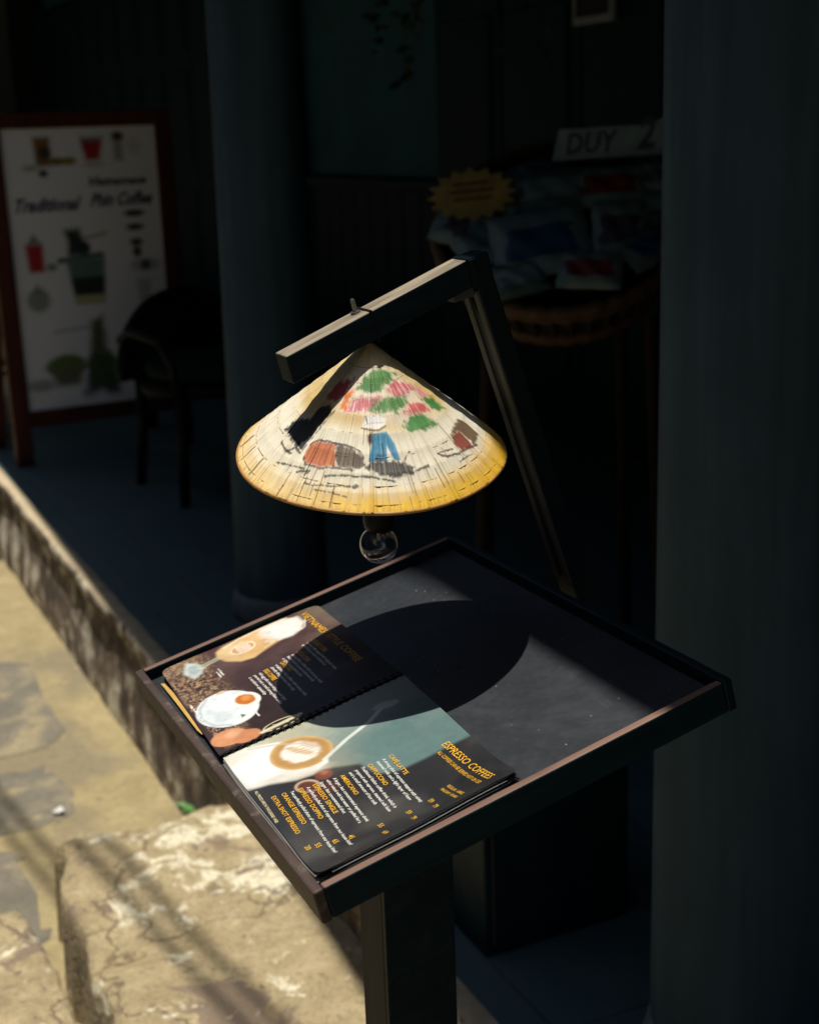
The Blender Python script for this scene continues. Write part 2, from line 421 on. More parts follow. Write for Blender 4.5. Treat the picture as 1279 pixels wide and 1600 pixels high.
c = k.mix(k.ramp(brown, [(.60, 0.0), (.63, .85)]), c, (.185, .135, .10))
c = k.mix(k.ramp(lich, [(.60, 0.0), (.64, .9)]), c, (.74, .68, .50))
c = k.mix(k.ramp(fine, [(.30, .55), (.52, 0.0)]), c, (.15, .105, .06))
ge = k.n("ShaderNodeNewGeometry"); sp = k.n("ShaderNodeSeparateXYZ"); k.l(ge.outputs["True Normal"], sp.inputs[0])
vo = k.n("ShaderNodeTexVoronoi", feature='DISTANCE_TO_EDGE'); vo.inputs["Scale"].default_value = 3.1
wv = k.n("ShaderNodeTexNoise"); wv.inputs["Scale"].default_value = 9; wv.inputs["Detail"].default_value = 6; k.l(k.coords(), wv.inputs["Vector"])
ad = k.n("ShaderNodeMix", data_type='VECTOR'); ad.inputs[0].default_value = .22; k.l(k.coords(), ad.inputs[4]); k.l(wv.outputs["Color"], ad.inputs[5]); k.l(ad.outputs[1], vo.inputs["Vector"])
pit = k.noise(k.coords(), 34, 4, .7); gr = k.noise(k.coords(), 210, 3, .7)
c = k.mix(k.ramp(vo.outputs["Distance"], [(.006, .75), (.016, 0.0)]), c, (.10, .07, .04))
c = k.mix(k.ramp(pit, [(.30, .85), (.36, 0.0)]), c, (.07, .05, .03))
c = k.mix(k.ramp(pit, [(.64, 0.0), (.70, .8)]), c, (.60, .52, .34))
c = k.mix(k.ramp(gr, [(.36, .5), (.5, 0.0)]), c, (.17, .125, .07))
k.col(c); k.rough(.9); k.bump(k.mix(.5, pit, fine), .9, .010); M_step = k.m
def step_block(a0, a1, b0, b1, zt, seed, label):
    nx, ny = 110, 150
    U, V = np.meshgrid(np.linspace(-.06, 1.06, nx), np.linspace(-.04, 1.0, ny)); U, V = U.ravel(), V.ravel()
    ru = np.clip(U, 0, 1); rv = np.clip(V, 0, 1)
    Aa = a0 + (a1 - a0) * ru; Bb = b0 + (b1 - b0) * rv
    r1 = (fbm(Bb, Aa * 0, 6, 31 + seed, 5) - .5) * .075; r2 = (fbm(Bb, Aa * 0, 7, 51 + seed, 5) - .5) * .06
    Aa = Aa + r1 * (1 - sstep(0, .3, ru)) + (.05 * (1 - sstep(0, .10, rv)) * (1 - ru)) + (r2 * sstep(.7, 1, ru) if seed else 0)
    Bb = Bb + (fbm(Aa, Bb * 0, 7, 33 + seed, 5) - .5) * .10 * (1 - sstep(0, .12, rv))
    out = np.maximum(np.maximum(-U, U - 1) / .06, -V / .04).clip(0, 1)
    top = zt + (fbm(Aa, Bb, 4, 41 + seed) - .5) * .03 + (fbm(Aa, Bb, 18, 42 + seed) - .5) * .012
    top = top - .014 * np.exp(-np.minimum(np.minimum(ru, 1 - ru if seed else 1) * .45, rv * 2.3) / .014)
    Zt = np.where(out > 0, top * (1 - out) + (GZ - .04) * out, top)
    Aa = Aa - np.where((U < 0), .012 * out, 0)
    W = np.array([tuple(S(a_, b_, z_)) for a_, b_, z_ in zip(Aa, Bb, Zt)])
    o = grid_obj("stone_step", W, nx, ny, np.ones((len(W), 3)) * .5, M_step, None)
    tag(o, label, "step")
step_block(.088, KERB + .004, -1.40, .9, -.10, 0, "worn stone step with pale lichen, laid against the porch plinth")
step_block(-.75, .035, -1.22, .9, -.118, 7, "rough stone block across a dark gap from the lichened step")

# ================================================================== COLUMNS
M_col = wood("column_timber", (.026, .052, .075), (.056, .104, .145), (0, 0, 1), 22, .7, .6)
M_plin = plain("column_stone", (.16, .18, .19), .85, var=.25, nscale=25, bump=.4)
def column(base, r0, r1, lean, label):
    t = thing("timber_column", base, label, "column", "porch columns")
    n = 40; vs = []; fs = []; hs = [.066, .3, .6, 1.0, 1.4, 1.9, 2.69]
    mb = MB()
    for i, h in enumerate(hs):
        r = r0 + (r1 - r0) * h / 1.5 if h < 1.5 else r1
        for j in range(n):
            a = 2 * math.pi * j / n; rr = r * (1 + .012 * math.sin(3 * a + h * 1.7) + .008 * math.sin(7 * a + h))
            vs.append(Vector(base) + Vector((math.cos(a) * rr, math.sin(a) * rr, h)) + Vector(lean) * h)
    for i in range(len(hs) - 1):
        for j in range(n): fs.append((i * n + j, i * n + (j + 1) % n, (i + 1) * n + (j + 1) % n, (i + 1) * n + j))
    mb.add(vs, fs).build("shaft", M_col, t, smooth=True)
    mb = MB(); mb.lathe(base, UPZ, [(r0 * 1.08, 0), (r0 * 1.10, .012), (r0 * 1.10, .035), (r0 * 1.06, .045), (r0 * 1.05, .06), (r0 * 1.0, .068)], 40)
    mb.build("plinth", M_plin, t, smooth=True)
    return t
column(S(.93, -2.22), .125, .108, (.006, 0, 0), "round timber column beside the drinks board")
rc = Vector((.430, 1.665, 0))
column(rc, .125, .125, (0, 0, 0), "thick round timber column beside the black box and the menu stand")

# ================================================================== MENU STAND
M_blk = wood("black_stand_paint", (.003, .011, .015), (.006, .020, .027), E1, 90, .5, .25, wear=(.011, .022, .026))
M_bed = NT("tray_bed_paint"); k = M_bed
f = k.noise(k.coords(), 26, 6, .7); d = k.noise(k.coords(), 160, 4, .6)
vo = k.n("ShaderNodeTexVoronoi"); vo.inputs["Scale"].default_value = 75; k.l(k.coords(), vo.inputs["Vector"])
c = k.ramp(f, [(.3, (.0055, .0075, .010)), (.7, (.015, .019, .025))])
c = k.mix(k.ramp(d, [(.5, 0.0), (.75, .45)]), c, (.030, .035, .042))
c = k.mix(k.ramp(vo.outputs["Distance"], [(.035, .8), (.07, 0.0)]), c, (.30, .29, .27))
du = k.noise(k.coords((1, 1, 1)), 6.5, 7, .72, .8)
c = k.mix(k.ramp(du, [(.48, 0.0), (.68, .75)]), c, (.036, .039, .045))
sc = k.noise(k.coords((1, .10, 1), E1), 55, 3, .6)
c = k.mix(k.ramp(sc, [(.66, 0.0), (.72, .35)]), c, (.05, .052, .055))
k.col(c); k.rough(.5); k.bump(f, .25, .001); M_bed = k.m
M_rail = wood("worn_rail_wood", (.045, .032, .027), (.095, .068, .058), E2, 110, .5, .3, wear=(.15, .115, .095))
M_railf = wood("worn_front_rail", (.003, .013, .018), (.006, .023, .031), E1, 110, .5, .3, wear=(.010, .020, .024), lit_bleach=((.09, .05, .04), (.22, .135, .10)))  # sunlit top edge and unlit face of the end rails put into the colour
M_arm = wood("weathered_arm_wood", (.003, .009, .012), (.014, .030, .040), E1, 120, .6, .5, lit_bleach=((.10, .082, .06), (.36, .30, .215)))  # weathered wood, with its lit top and unlit sides put into the colour
M_postw = wood("stand_post_wood", (.045, .045, .044), (.085, .084, .080), (0, 0, 1), 60, .7, .4)
base = S(.168, .22, -.1)
stand = thing("menu_stand", base, "black wooden menu stand with tilted tray and lamp arm on the stone step", "menu stand")
L_, W_ = .45, .34427; BEDW = -.012; RH = .026
# bed, rails
MB().box(T(.008, .008, BEDW - .006), E2 * (L_ - .016), E1 * (W_ - .016), EN * .006).build("tray_bed", M_bed, stand)
RW = .0078
MB().box(T(0, 0, -RH), E2 * L_, E1 * RW, EN * RH).build("side_rail", M_rail, stand, bevel=.0016)
MB().box(T(0, W_ - RW, -RH), E2 * L_, E1 * RW, EN * RH).build("side_rail", M_blk, stand, bevel=.0016)
MB().box(T(0.0005, RW + .0002, -RH + .0004), E2 * .0075, E1 * (W_ - 2 * RW - .0004), EN * (RH - .0008)).build("end_rail", M_railf, stand, bevel=.0014)
MB().box(T(L_ - .0075 - .0005, RW + .0002, -RH + .0004), E2 * .0075, E1 * (W_ - 2 * RW - .0004), EN * (RH - .0008)).build("end_rail", M_railf, stand, bevel=.0014)
MB().box(T(.01, .01, -RH - .004), E2 * (L_ - .02), E1 * (W_ - .02), EN * .0115).build("tray_underside", M_blk, stand)
# upright under the tray
pw, pd = .066, .05
MB().box(S(.135, .195, -.085), E1H * pw, E2 * pd, (0, 0, .765 + .085)).build("post", M_postw, stand, bevel=.002)
MB().box(S(.1352, .195 + pd + .0003, -.084), E1H * (pw - .0004), E2 * .006, (0, 0, .847)).build("post_shade_facing", M_blk, stand, bevel=.001)  # thin dark sheet that puts the front face's shade into the colour
MB().prism([S(.06, .20, .775), S(.135, .20, .792), S(.135, .20, .66)], E2 * .04).build("bracket", M_blk, stand)
MB().prism([S(.2015, .20, .806), S(.30, .20, .829), S(.2015, .20, .66)], E2 * .04).build("bracket", M_blk, stand)
MB().cbox(S(.235, .22, -.098), E1H * .28, E2 * .30, (0, 0, .030)).build("foot_plate", M_blk, stand, bevel=.003)
# lamp post and arm rising square to the tray
UA = .200; AT = .0225
def Q(v, w, u=UA): return T(u, v, w)
# post: leans slightly more than the tray normal
pt, pb = (.331, .3055), (.357, -.024); wd = .017
mb = MB(); hw = .0150
vs = [Q(pb[0], pb[1], UA - hw), Q(pb[0] + wd, pb[1], UA - hw), Q(pb[0] + wd, pb[1], UA + hw), Q(pb[0], pb[1], UA + hw),
      Q(pt[0], pt[1], UA - hw), Q(pt[0] + wd, pt[1], UA - hw), Q(pt[0] + wd, pt[1], UA + hw), Q(pt[0], pt[1], UA + hw)]
mb.add(vs, [(0, 3, 2, 1), (4, 5, 6, 7), (0, 1, 5, 4), (1, 2, 6, 5), (2, 3, 7, 6), (3, 0, 4, 7)])
M_lp = wood("lamp_post_wood", (.003, .008, .010), (.006, .015, .019), EN, 110, .6, .4)
M_postlit = wood("lit_post_wood", (.04, .042, .042), (.095, .092, .085), EN, 110, .7, .4)  # pale copy of the post wood, in the tone of its bounce-lit face
mb.build("lamp_post", M_lp, stand, bevel=.0012)
for du in (-.0098, .0098):  # added pale strips stand for the faintly lit post face beside the flex
    q0, q1 = Q(pb[0] - .0012 - (pb[0] - pt[0]) * .085, .004, UA + du - .0042), Q(pt[0] - .0012 + .0018, .279, UA + du - .0042)
    MB().add([q0, q0 + E2 * .0084, q0 + E2 * .0084 + E1 * .002, q0 + E1 * .002, q1, q1 + E2 * .0084, q1 + E2 * .0084 + E1 * .002, q1 + E1 * .002], [(0, 3, 2, 1), (4, 5, 6, 7), (0, 1, 5, 4), (1, 2, 6, 5), (2, 3, 7, 6), (3, 0, 4, 7)]).build("post_lit_strip", M_postlit, stand)
# arm
d_arm = (Vector((0.331 - .162, .3055 - .2825)))
aw0, aw1 = .2825, .3060
mb = MB()
ha = .0125
vs = []
for v_, wt in ((.162, aw0), (.330, aw1 - .0005)):
    for uu_ in (UA - ha, UA + ha):
        vs += [T(uu_, v_, wt - AT), T(uu_, v_, wt)]
# order: 0 near-left-bottom...
mb.add(vs, [(0, 1, 3, 2), (4, 6, 7, 5), (0, 4, 5, 1), (2, 3, 7, 6), (1, 5, 7, 3), (0, 2, 6, 4)])
arm = mb.build("lamp_arm", M_arm, stand, bevel=.0011)
# slit and saw marks: block joining arm and post
MB().box(T(UA - ha - .0003, .3305, aw1 - AT - .003), E2 * (2 * ha + .0006), E1 * .020, EN * (AT + .0035)).build("arm_joint", M_blk, stand, bevel=.001)
MB().box(T(UA - .011, .312, aw1 - AT - .008), E2 * .022, E1 * .019, EN * .0072).build("joint_block", M_postlit, stand, bevel=.001)  # block under the arm in the same lit-face tone
# flex down the post
MB().tube([T(UA, .335, .272), T(UA, .3385, .25), T(UA, .3475, .14), T(UA, .3575, .02), T(UA, .3595, -.02)], .0028, 8).build("flex", plain("black_flex", (.006, .006, .006), .45), stand, smooth=True)
VB = .2330
wt_b = aw0 + (VB - .162) / (.330 - .162) * (aw1 - aw0)
M_steel = plain("dull_steel", (.20, .19, .17), .4, .9)
mb = MB(); mb.lathe(T(UA - .004, VB, wt_b), EN, [(.0042, 0), (.0042, .0012), (.0018, .0014), (.0018, .0105), (.0012, .0115)], 12); mb.build("bolt", M_steel, stand, smooth=False)
mb = MB(); z0, z1 = wt_b - AT - .0012, wt_b + .0012
mb.tube([T(UA - ha - .001, VB + .006, z0), T(UA - ha - .001, VB + .006, z1), T(UA + ha + .001, VB + .006, z1), T(UA + ha + .001, VB + .006, z0)], .0011, 6, closed=True)
mb.build("tie_wire", plain("black_wire", (.01, .01, .01), .5), stand)

# ================================================================== HAT LAMP
HC = Vector((-0.03011558, 1.13805709, 0.99477204)); HA = Vector((0.03244676, -0.21988898, 0.97498515)).normalized()
HR, HH = .1109, .0959
hx = Vector((0.9993866, 0.01999872, -0.0287485)); hx = (hx - HA * hx.dot(HA)).normalized(); hy = HA.cross(hx) * -1
if hy.y > 0: hy = -hy                                         # towards the viewer's side
apex = HC + HA * HH
lamp = thing("hat_lamp", HC, "painted conical palm leaf hat lampshade with clear bulb hanging from the wooden arm", "lamp")
NP, NR = 1080, 170
rho = np.linspace(.012, 1.0, NR); phi = np.linspace(0, 2 * np.pi, NP, endpoint=False)
PH, RH_ = np.meshgrid(phi, rho); PH, RH_ = PH.ravel(), RH_.ravel()
X, Y = RH_ * np.sin(PH), RH_ * np.cos(PH)
p = Paint(X, Y, "#e3cf9a")
# palm leaf: strips running from apex to rim
leaf = vnoise(PH * 26, RH_ * 1.2, 1.0, 2); leaf2 = vnoise(PH * 95, RH_ * 2.5, 1.0, 4); leaf3 = vnoise(PH * 11, RH_ * 3, 1.0, 6)
p.blend(.35 * leaf3, "#cfa863")
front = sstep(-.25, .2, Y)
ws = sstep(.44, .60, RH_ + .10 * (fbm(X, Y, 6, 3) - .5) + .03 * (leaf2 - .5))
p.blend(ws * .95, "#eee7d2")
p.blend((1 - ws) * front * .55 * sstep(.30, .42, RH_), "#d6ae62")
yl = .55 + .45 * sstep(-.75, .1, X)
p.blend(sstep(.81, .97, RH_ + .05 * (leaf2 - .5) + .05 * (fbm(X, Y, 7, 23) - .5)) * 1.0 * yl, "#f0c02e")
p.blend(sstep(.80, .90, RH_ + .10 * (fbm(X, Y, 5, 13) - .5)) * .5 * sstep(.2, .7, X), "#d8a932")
p.blend(sstep(.965, 1.0, RH_ + .05 * (leaf2 - .5)) * .5, "#b9851f")
p.blend(.5 * (leaf2 - .62).clip(0, 1) * 2.2, "#b98f45")
p.blend(.25 * (leaf - .6).clip(0, 1) * 2, "#8f6a2a")
art = dict(
    green1=[(-.09, .27), (-.03, .21), (.04, .17), (.12, .14), (.17, .14), (.13, .23), (.06, .29), (-.03, .3)],
    pink1=[(.12, .29), (.17, .21), (.25, .15), (.31, .15), (.25, .25), (.17, .3)],
    pink2=[(-.17, .39), (-.09, .34), (.01, .33), (.09, .33), (.06, .39), (-.04, .42), (-.12, .41)],
    green2=[(0, .41), (.06, .35), (.17, .3), (.26, .27), (.23, .35), (.17, .4), (.06, .43)],
    pink3=[(.23, .38), (.27, .31), (.37, .24), (.43, .26), (.36, .33), (.28, .39)],
    pink4=[(.3, .17), (.35, .12), (.43, .12), (.38, .18)],
    green3=[(.36, .21), (.44, .11), (.53, .13), (.48, .22), (.42, .22)],
    green4=[(.22, .47), (.27, .4), (.36, .32), (.47, .34), (.37, .44), (.27, .48)],
    orange=[(-.21, .37), (-.17, .29), (-.12, .27), (-.15, .34), (-.18, .39)],
    red=[(-.31, .23), (-.24, .17), (-.12, .21), (-.15, .26), (-.24, .3)],
    black=[(-.62, .24), (-.55, .22), (-.43, .32), (-.37, .28), (-.28, .3), (-.27, .36), (-.33, .4), (-.44, .46), (-.52, .48), (-.56, .39)],
    hat=[(-.06, .51), (-.03, .45), (.04, .44), (.11, .45), (.1, .49), (.05, .52)],
    body=[(.01, .55), (.11, .53), (.16, .59), (.2, .68), (.16, .69), (.11, .61), (.11, .7), (-.02, .71), (0, .64)],
    arm=[(-.02, .56), (.01, .54), (.01, .6), (-.01, .62), (-.02, .59)],
    red_hull=[(-.47, .57), (-.42, .51), (-.36, .52), (-.25, .57), (-.25, .71), (-.36, .68), (-.46, .62)],
    brown_hull=[(-.25, .57), (-.15, .62), (-.06, .67), (-.04, .73), (-.1, .75), (-.24, .72)],
    boat=[(-.04, .75), (0, .71), (.11, .7), (.22, .69), (.29, .7), (.28, .75), (.16, .79), (.06, .78)],
    hut=[(.57, .36), (.63, .27), (.71, .3), (.73, .34), (.64, .43), (.59, .42)],
    hut_top=[(.56, .37), (.63, .14), (.7, .1), (.78, .14), (.74, .31), (.72, .28), (.64, .26)])
# flower band ground
p.ell(.10, .30, .36, .17, "#efe2cf", soft=.25, a=.75, rag=.2, rs=14)
for nm, cc in (("pink1", "#d0565c"), ("pink2", "#d77a80"), ("pink3", "#cf5a56"), ("pink4", "#dd8d93"), ("red", "#b4323a"), ("orange", "#e8791f"), ("green1", "#3f7f38"), ("green2", "#47833c"), ("green3", "#39803c"), ("green4", "#38803a")):
    p.poly(art[nm], cc, .016, .95, rag=.030, rs=38, seed=len(nm))
for nm, cc in (("green1", "#79a85c"), ("green2", "#8fb377"), ("green4", "#63a356"), ("pink1", "#f0c9c8"), ("pink2", "#f4dada"), ("pink3", "#f2cdc9")):
    d = p.sdist(art[nm]); p.blend((d < .0) * .75 * sstep(.55, .75, vnoise(PH * 60, RH_ * 9, 1.0, 11)), cc)
p.poly(art["black"], "#17140f", .012, .96, rag=.02)
p.poly(art["hat"], "#f7f4ee", .006); p.stroke([(-.062, .515), (0, .53), (.06, .525), (.105, .495)], .005, "#4a3a22", a=.8)
p.stroke([(-.03, .45), (-.022, .49)], .004, "#3b3227", a=.7)
p.poly(art["body"], "#3f86a8", .007); p.poly(art["arm"], "#4d352b", .01)
p.stroke([(.075, .60), (.085, .64), (.08, .70)], .004, "#1d3a4a", a=.8); p.ell(.055, .69, .025, .03, "#2b4a58", a=.7)
for i in range(5): p.stroke([(.035 + .018 * i, .545 + .004 * i), (.022 + .022 * i, .70 - .012 * (i == 3))], .003, "#2f6d92" if i % 2 else "#6aa9c4", a=.6, rag=.006)
p.stroke([(.115, .545), (.155, .60), (.185, .675)], .006, "#6aa9c4", a=.6); p.stroke([(-.045, .500), (.03, .482), (.09, .478)], .003, "#c8c0b0", a=.8)
p.poly(art["red_hull"], "#b3532c", .01, .95, rag=.01); p.poly(art["brown_hull"], "#54453a", .01, .95, rag=.02)
p.blend((p.sdist(art["red_hull"]) < 0) * .5 * sstep(.5, .8, leaf2), "#d98a52")
p.blend((p.sdist(art["brown_hull"]) < 0) * .5 * sstep(.55, .8, leaf2), "#8b7a66")
p.stroke([(-.42, .51), (-.36, .51), (-.25, .57), (-.15, .61), (-.07, .65)], .006, "#2b211b", a=.85, rag=.006)
p.stroke([(-.47, .58), (-.46, .63), (-.36, .69), (-.25, .72), (-.12, .755)], .006, "#2b211b", a=.8, rag=.01)
p.poly(art["boat"], "#2e2a27", .01, .95, rag=.016)
p.blend((p.sdist(art["boat"]) < 0) * .55 * sstep(.58, .85, leaf2), "#9a9183")
for pts, w in (([(.28, .74), (.34, .7), (.39, .67)], .007), ([(.22, .69), (.26, .62)], .003), ([(.46, .56), (.53, .55), (.62, .47), (.76, .28)], .007), ([(.46, .56), (.58, .46)], .004), ([(.62, .54), (.72, .4)], .004),
               ([(-.67, .49), (-.57, .58), (-.47, .65)], .005), ([(-.52, .65), (-.43, .68), (-.47, .69)], .007), ([(-.32, .75), (-.21, .77), (-.11, .79), (.03, .8), (.16, .81)], .006),
               ([(-.47, .74), (-.41, .78), (-.28, .82), (-.12, .85)], .0045), ([(-.4, .81), (-.17, .9)], .003), ([(-.64, .34), (-.61, .43), (-.56, .5)], .008), ([(-.6, .46), (-.53, .47), (-.5, .53)], .008), ([(-.12, .85), (-.10, .846)], .012), ([(-.5, .53), (-.36, .44), (-.25, .36)], .004)):
    p.stroke(pts, w, "#2a2520", a=.85, rag=.008, rs=70)
p.stroke([(-.36, .67), (-.43, .76)], .004, "#a8442e", a=.9)
p.poly(art["hut_top"], "#6b5038", .01, .95, rag=.012); p.poly(art["hut"], "#8a3a2c", .012, .95, rag=.012)
# gaps and splits between the leaves near the rim
rr = random.Random(5)
for i in range(58):
    a = rr.uniform(-1.75, 1.75); r0 = rr.uniform(.70, .93); r1 = min(1, r0 + rr.uniform(.04, .16))
    p.stroke([(r0 * math.sin(a), r0 * math.cos(a)), (r1 * math.sin(a), r1 * math.cos(a))], rr.uniform(.0016, .004), "#4d3312", a=rr.uniform(.35, .9))
for a, r0, r1, w in ((-1.62, .88, .97, .012), (-1.38, .87, .97, .010), (-1.12, .86, .97, .007), (-.30, .86, .985, .004), (-.42, .79, .99, .003)):
    p.stroke([(r0 * math.sin(a), r0 * math.cos(a)), (r1 * math.sin(a), r1 * math.cos(a))], w, "#5a2f10", a=.9)
p.c = p.c * (0.93 + .13 * leaf2[:, None]) * (0.93 + .12 * fbm(X, Y, 30, 17)[:, None])
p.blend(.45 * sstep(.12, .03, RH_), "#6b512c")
# surface: pleats of overlapping leaf strips, a slight sag between the hoops
sag = -.00035 * np.abs(np.sin(np.pi * RH_ * 9)) * (RH_ > .1)
ple = .0010 * (vnoise(PH * 26, RH_ * .6, 1.0, 2) - .5) * RH_ + .0005 * (leaf2 - .5) * RH_
prof_h = HH * (1 - RH_) - .0045 * np.sin(np.pi * RH_) * 0
disp = sag + ple * 1.5
wob = 1 + .012 * np.sin(2 * PH + .4) + .006 * np.sin(5 * PH)
hxA, hyA, haA, hcA = (np.array(q) for q in (hx, hy, HA, HC))
nl = np.array([HH, HR]) / math.hypot(HH, HR)
RR = RH_ * HR * wob + disp * nl[0]; ZZ = prof_h + disp * nl[1]
W = hcA + np.outer(RR * np.sin(PH), hxA) + np.outer(RR * np.cos(PH), hyA) + np.outer(ZZ, haA)
M_hat = print_mat("painted_palm_leaf", .55, .25, 500, trans=.12)
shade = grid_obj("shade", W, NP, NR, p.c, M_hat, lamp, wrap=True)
shade["label"] = "cream palm leaf cone painted with flowers, a figure in blue and boats"
sol = shade.modifiers.new("thick", 'SOLIDIFY'); sol.thickness = .0009; sol.offset = 1 if False else -1
def hatpt(rh, ph, off=0.0):
    wv = 1 + .012 * math.sin(2 * ph + .4) + .006 * math.sin(5 * ph)
    r_ = rh * HR * wv + off * nl[0]; z_ = HH * (1 - rh) + off * nl[1]
    return HC + hx * (r_ * math.sin(ph)) + hy * (r_ * math.cos(ph)) + HA * z_
# rim hoop, thread rings sewn round the cone, inner hoops
M_hoop = plain("bamboo_hoop", (.38, .20, .05), .45, var=.3, nscale=60)
MB().tube([hatpt(1.0, 2 * math.pi * i / 96, -.0003) for i in range(96)], .0016, 8, closed=True).build("rim_hoop", M_hoop, lamp, smooth=True)
M_thr = plain("thread", (.34, .25, .12), .8)
for rr_ in (.16, .255, .35, .445, .55, .685, .85, .955):
    MB().tube([hatpt(rr_, 2 * math.pi * j / 120, .00035 + .0001 * math.sin(j * 2.4)) for j in range(120)], .00040, 5, closed=True).build("stitch_ring", M_thr, shade)
for i in (4, 6, 8):
    MB().tube([hatpt(i / 9, 2 * math.pi * j / 64, -.0045) for j in range(64)], .0012, 6, closed=True).build("inner_hoop", M_hoop, lamp, smooth=True)
M_sock = plain("brown_socket", (.012, .010, .009), .4)
BC = HC - HA * .0872 + hx * .006 + hy * .002
mb = MB(); mb.lathe(BC, HA, [(.0095, .0155), (.0125, .017), (.0135, .022), (.0135, .040), (.011, .046), (.004, .050)], 24); mb.build("socket", M_sock, lamp, smooth=True)
MB().tube([BC + HA * .049, HC + HA * .03, apex - HA * .004, apex + HA * .003 + EN * .004], .0022, 8).build("cord", M_sock, lamp, smooth=True)
apx = T(UA, VB + .003, wt_b - AT)
MB().tube([apex - HA * .004, (apex + apx) / 2 + Vector((.001, 0, 0)), apx + EN * .002], .0020, 8).build("hanger", M_sock, lamp, smooth=True)
k = NT("bulb_glass"); k.col((1, 1, 1)); k.rough(.0); k.b.inputs["Transmission Weight"].default_value = 1; k.b.inputs["IOR"].default_value = 1.45; M_glass = k.m
mb = MB(); prof = [(.0001, -.0168)] + [(.0168 * math.sin(t), -.0168 * math.cos(t)) for t in np.linspace(.12, 2.45, 22)] + [(.0092, .0160)]
ob = mb.lathe(BC, HA, prof, 40, False, True).build("bulb", M_glass, lamp, smooth=True)
sol = ob.modifiers.new("glass", 'SOLIDIFY'); sol.thickness = .0006; sol.offset = -1
MB().tube([BC + HA * .016, BC + HA * .004], .0016, 8).build("filament_stem", plain("stem_glass", (.35, .35, .33), .3), ob)
MB().tube([BC + HA * .004 + hx * (.006 * math.cos(t)) + hy * (.006 * math.sin(t)) - HA * .001 for t in np.linspace(0, 5.6, 16)], .0003, 5).build("filament", M_steel, ob)

# ================================================================== MENU BOOKLET
def hgt(u, v):
    c = -.0068 + .0008 * math.sin(u * 40 + v * 17) + .0005 * math.sin(v * 55)
    if u > .385: c += ((u - .385) / .0515) ** 2 * .0088
    d = abs(u - .2185)
    if d < .03: c += .0022 * (1 - d / .03)
    return c
def MP(u, v, e=0.0): return T(u, v, hgt(u, v) + e)
menu = thing("menu_booklet", T(.21, .09, BEDW), "open spiral bound coffee menu with dark pages lying in the tray", "menu")
qA = [(.0115, .0215), (.2145, .0125), (.2150, .1795), (.0115, .1845)]      # left-bottom, right-bottom, right-top, left-top of the reader
qB = [(.2215, .0135), (.4365, .0105), (.4360, .1690), (.2215, .1790)]
def bil(q, s, t):
    return tuple((q[0][i] * (1 - s) + q[1][i] * s) * (1 - t) + (q[3][i] * (1 - s) + q[2][i] * s) * t for i in (0, 1))
def page_grid(q, nx, ny):
    s, t = np.meshgrid(np.linspace(0, 1, nx), np.linspace(0, 1, ny)); s, t = s.ravel(), t.ravel()
    UV = np.array([bil(q, a, b) for a, b in zip(s, t)])
    return s, t, UV
def corner_mask(s, t, w, h, r, corners):
    x, y = s * w, t * h; m = np.ones(len(s), bool)
    for cx, cy in corners:
        dx = (r - x) if cx == 0 else (x - (w - r)); dy = (r - y) if cy == 0 else (y - (h - r))
        m &= ~((dx > 0) & (dy > 0) & (np.hypot(dx, dy) > r))
    return m
M_page = print_mat("glossy_print", .38)
M_paper = plain("page_edge_paper", (.30, .295, .27), .5)
M_pageback = plain("dark_page", (.03, .028, .03), .4)
nx, ny = 330, 270
# left page: glass of coffee, beans, plate, eggs on brown
s_, t_, UV = page_grid(qA, nx, ny); u, v = UV[:, 0], UV[:, 1]
p = Paint(u, v, "#2b1c1b")
p.blend(sstep(.14, .02, u) * .85, "#54383a"); p.blend(sstep(.10, .20, u) * .8 * sstep(.03, .09, v), "#15110f")
p.blend(sstep(.150, .178, v) * sstep(.11, .02, u) * .8, "#7b6e5c")
p.blend(.25 * fbm(u, v, 40, 3), "#6b4a44")
# beans: cells of brown in the lower left
bean = fbm(u, v, 22, 5); cell = vnoise(u, v, 420, 8); cell2 = vnoise(u, v, 700, 12)
rg = sstep(.012, -.012, np.maximum(v - (.060 - .18 * np.clip(u - .10, 0, 1) + .012 * (bean - .5)), u - .205))
rg = rg * sstep(.000, .004, v - .018)
p.blend(rg, "#4a2c20"); p.blend(rg * sstep(.45, .7, cell) * .9, "#8e6c4c"); p.blend(rg * sstep(.62, .8, cell2) * .8, "#c2a684"); p.blend(rg * sstep(.35, .15, cell) * .8, "#24120d")
p.blend(rg * sstep(.07, .01, u) * .35, "#b59a78")
# glass: foot, stem, bowl, cream
p.poly([(.020, .044), (.040, .036), (.058, .041), (.052, .050), (.041, .0555), (.028, .052)], "#dfe6e2", .003, .85)
p.ell(.040, .046, .011, .006, "#8fa5a5", soft=.4, a=.7)
p.stroke([(.040, .052), (.037, .066), (.034, .078)], .0032, "#c9cbb0", a=.8); p.stroke([(.039, .055), (.036, .072)], .001, "#6f5238", a=.8)
p.poly([(.017, .082), (.022, .074), (.034, .071), (.048, .075), (.060, .086), (.064, .098), (.058, .112), (.054, .124), (.053, .138), (.050, .152), (.036, .160), (.021, .158), (.0135, .146), (.0125, .120), (.013, .098)], "#e3bd84", .0022, .97)
p.ell(.030, .088, .014, .012, "#f0d5a4", soft=.5, a=.6); p.ell(.050, .108, .008, .018, "#cf9d5c", soft=.5, a=.5)
p.poly([(.014, .122), (.024, .116), (.040, .120), (.054, .128), (.053, .140), (.050, .152), (.036, .160), (.021, .158), (.0138, .146)], "#f4f0ec", .004, .95, rag=.004, rs=90)
p.stroke([(.052, .128), (.053, .142), (.048, .156), (.034, .162)], .0011, "#e8e4d8", a=.7)
p.ell(.036, .0965, .0105, .0125, "#f5ead2", soft=.06); p.ell(.036, .0965, .0090, .0108, "#d7a465", soft=.08)
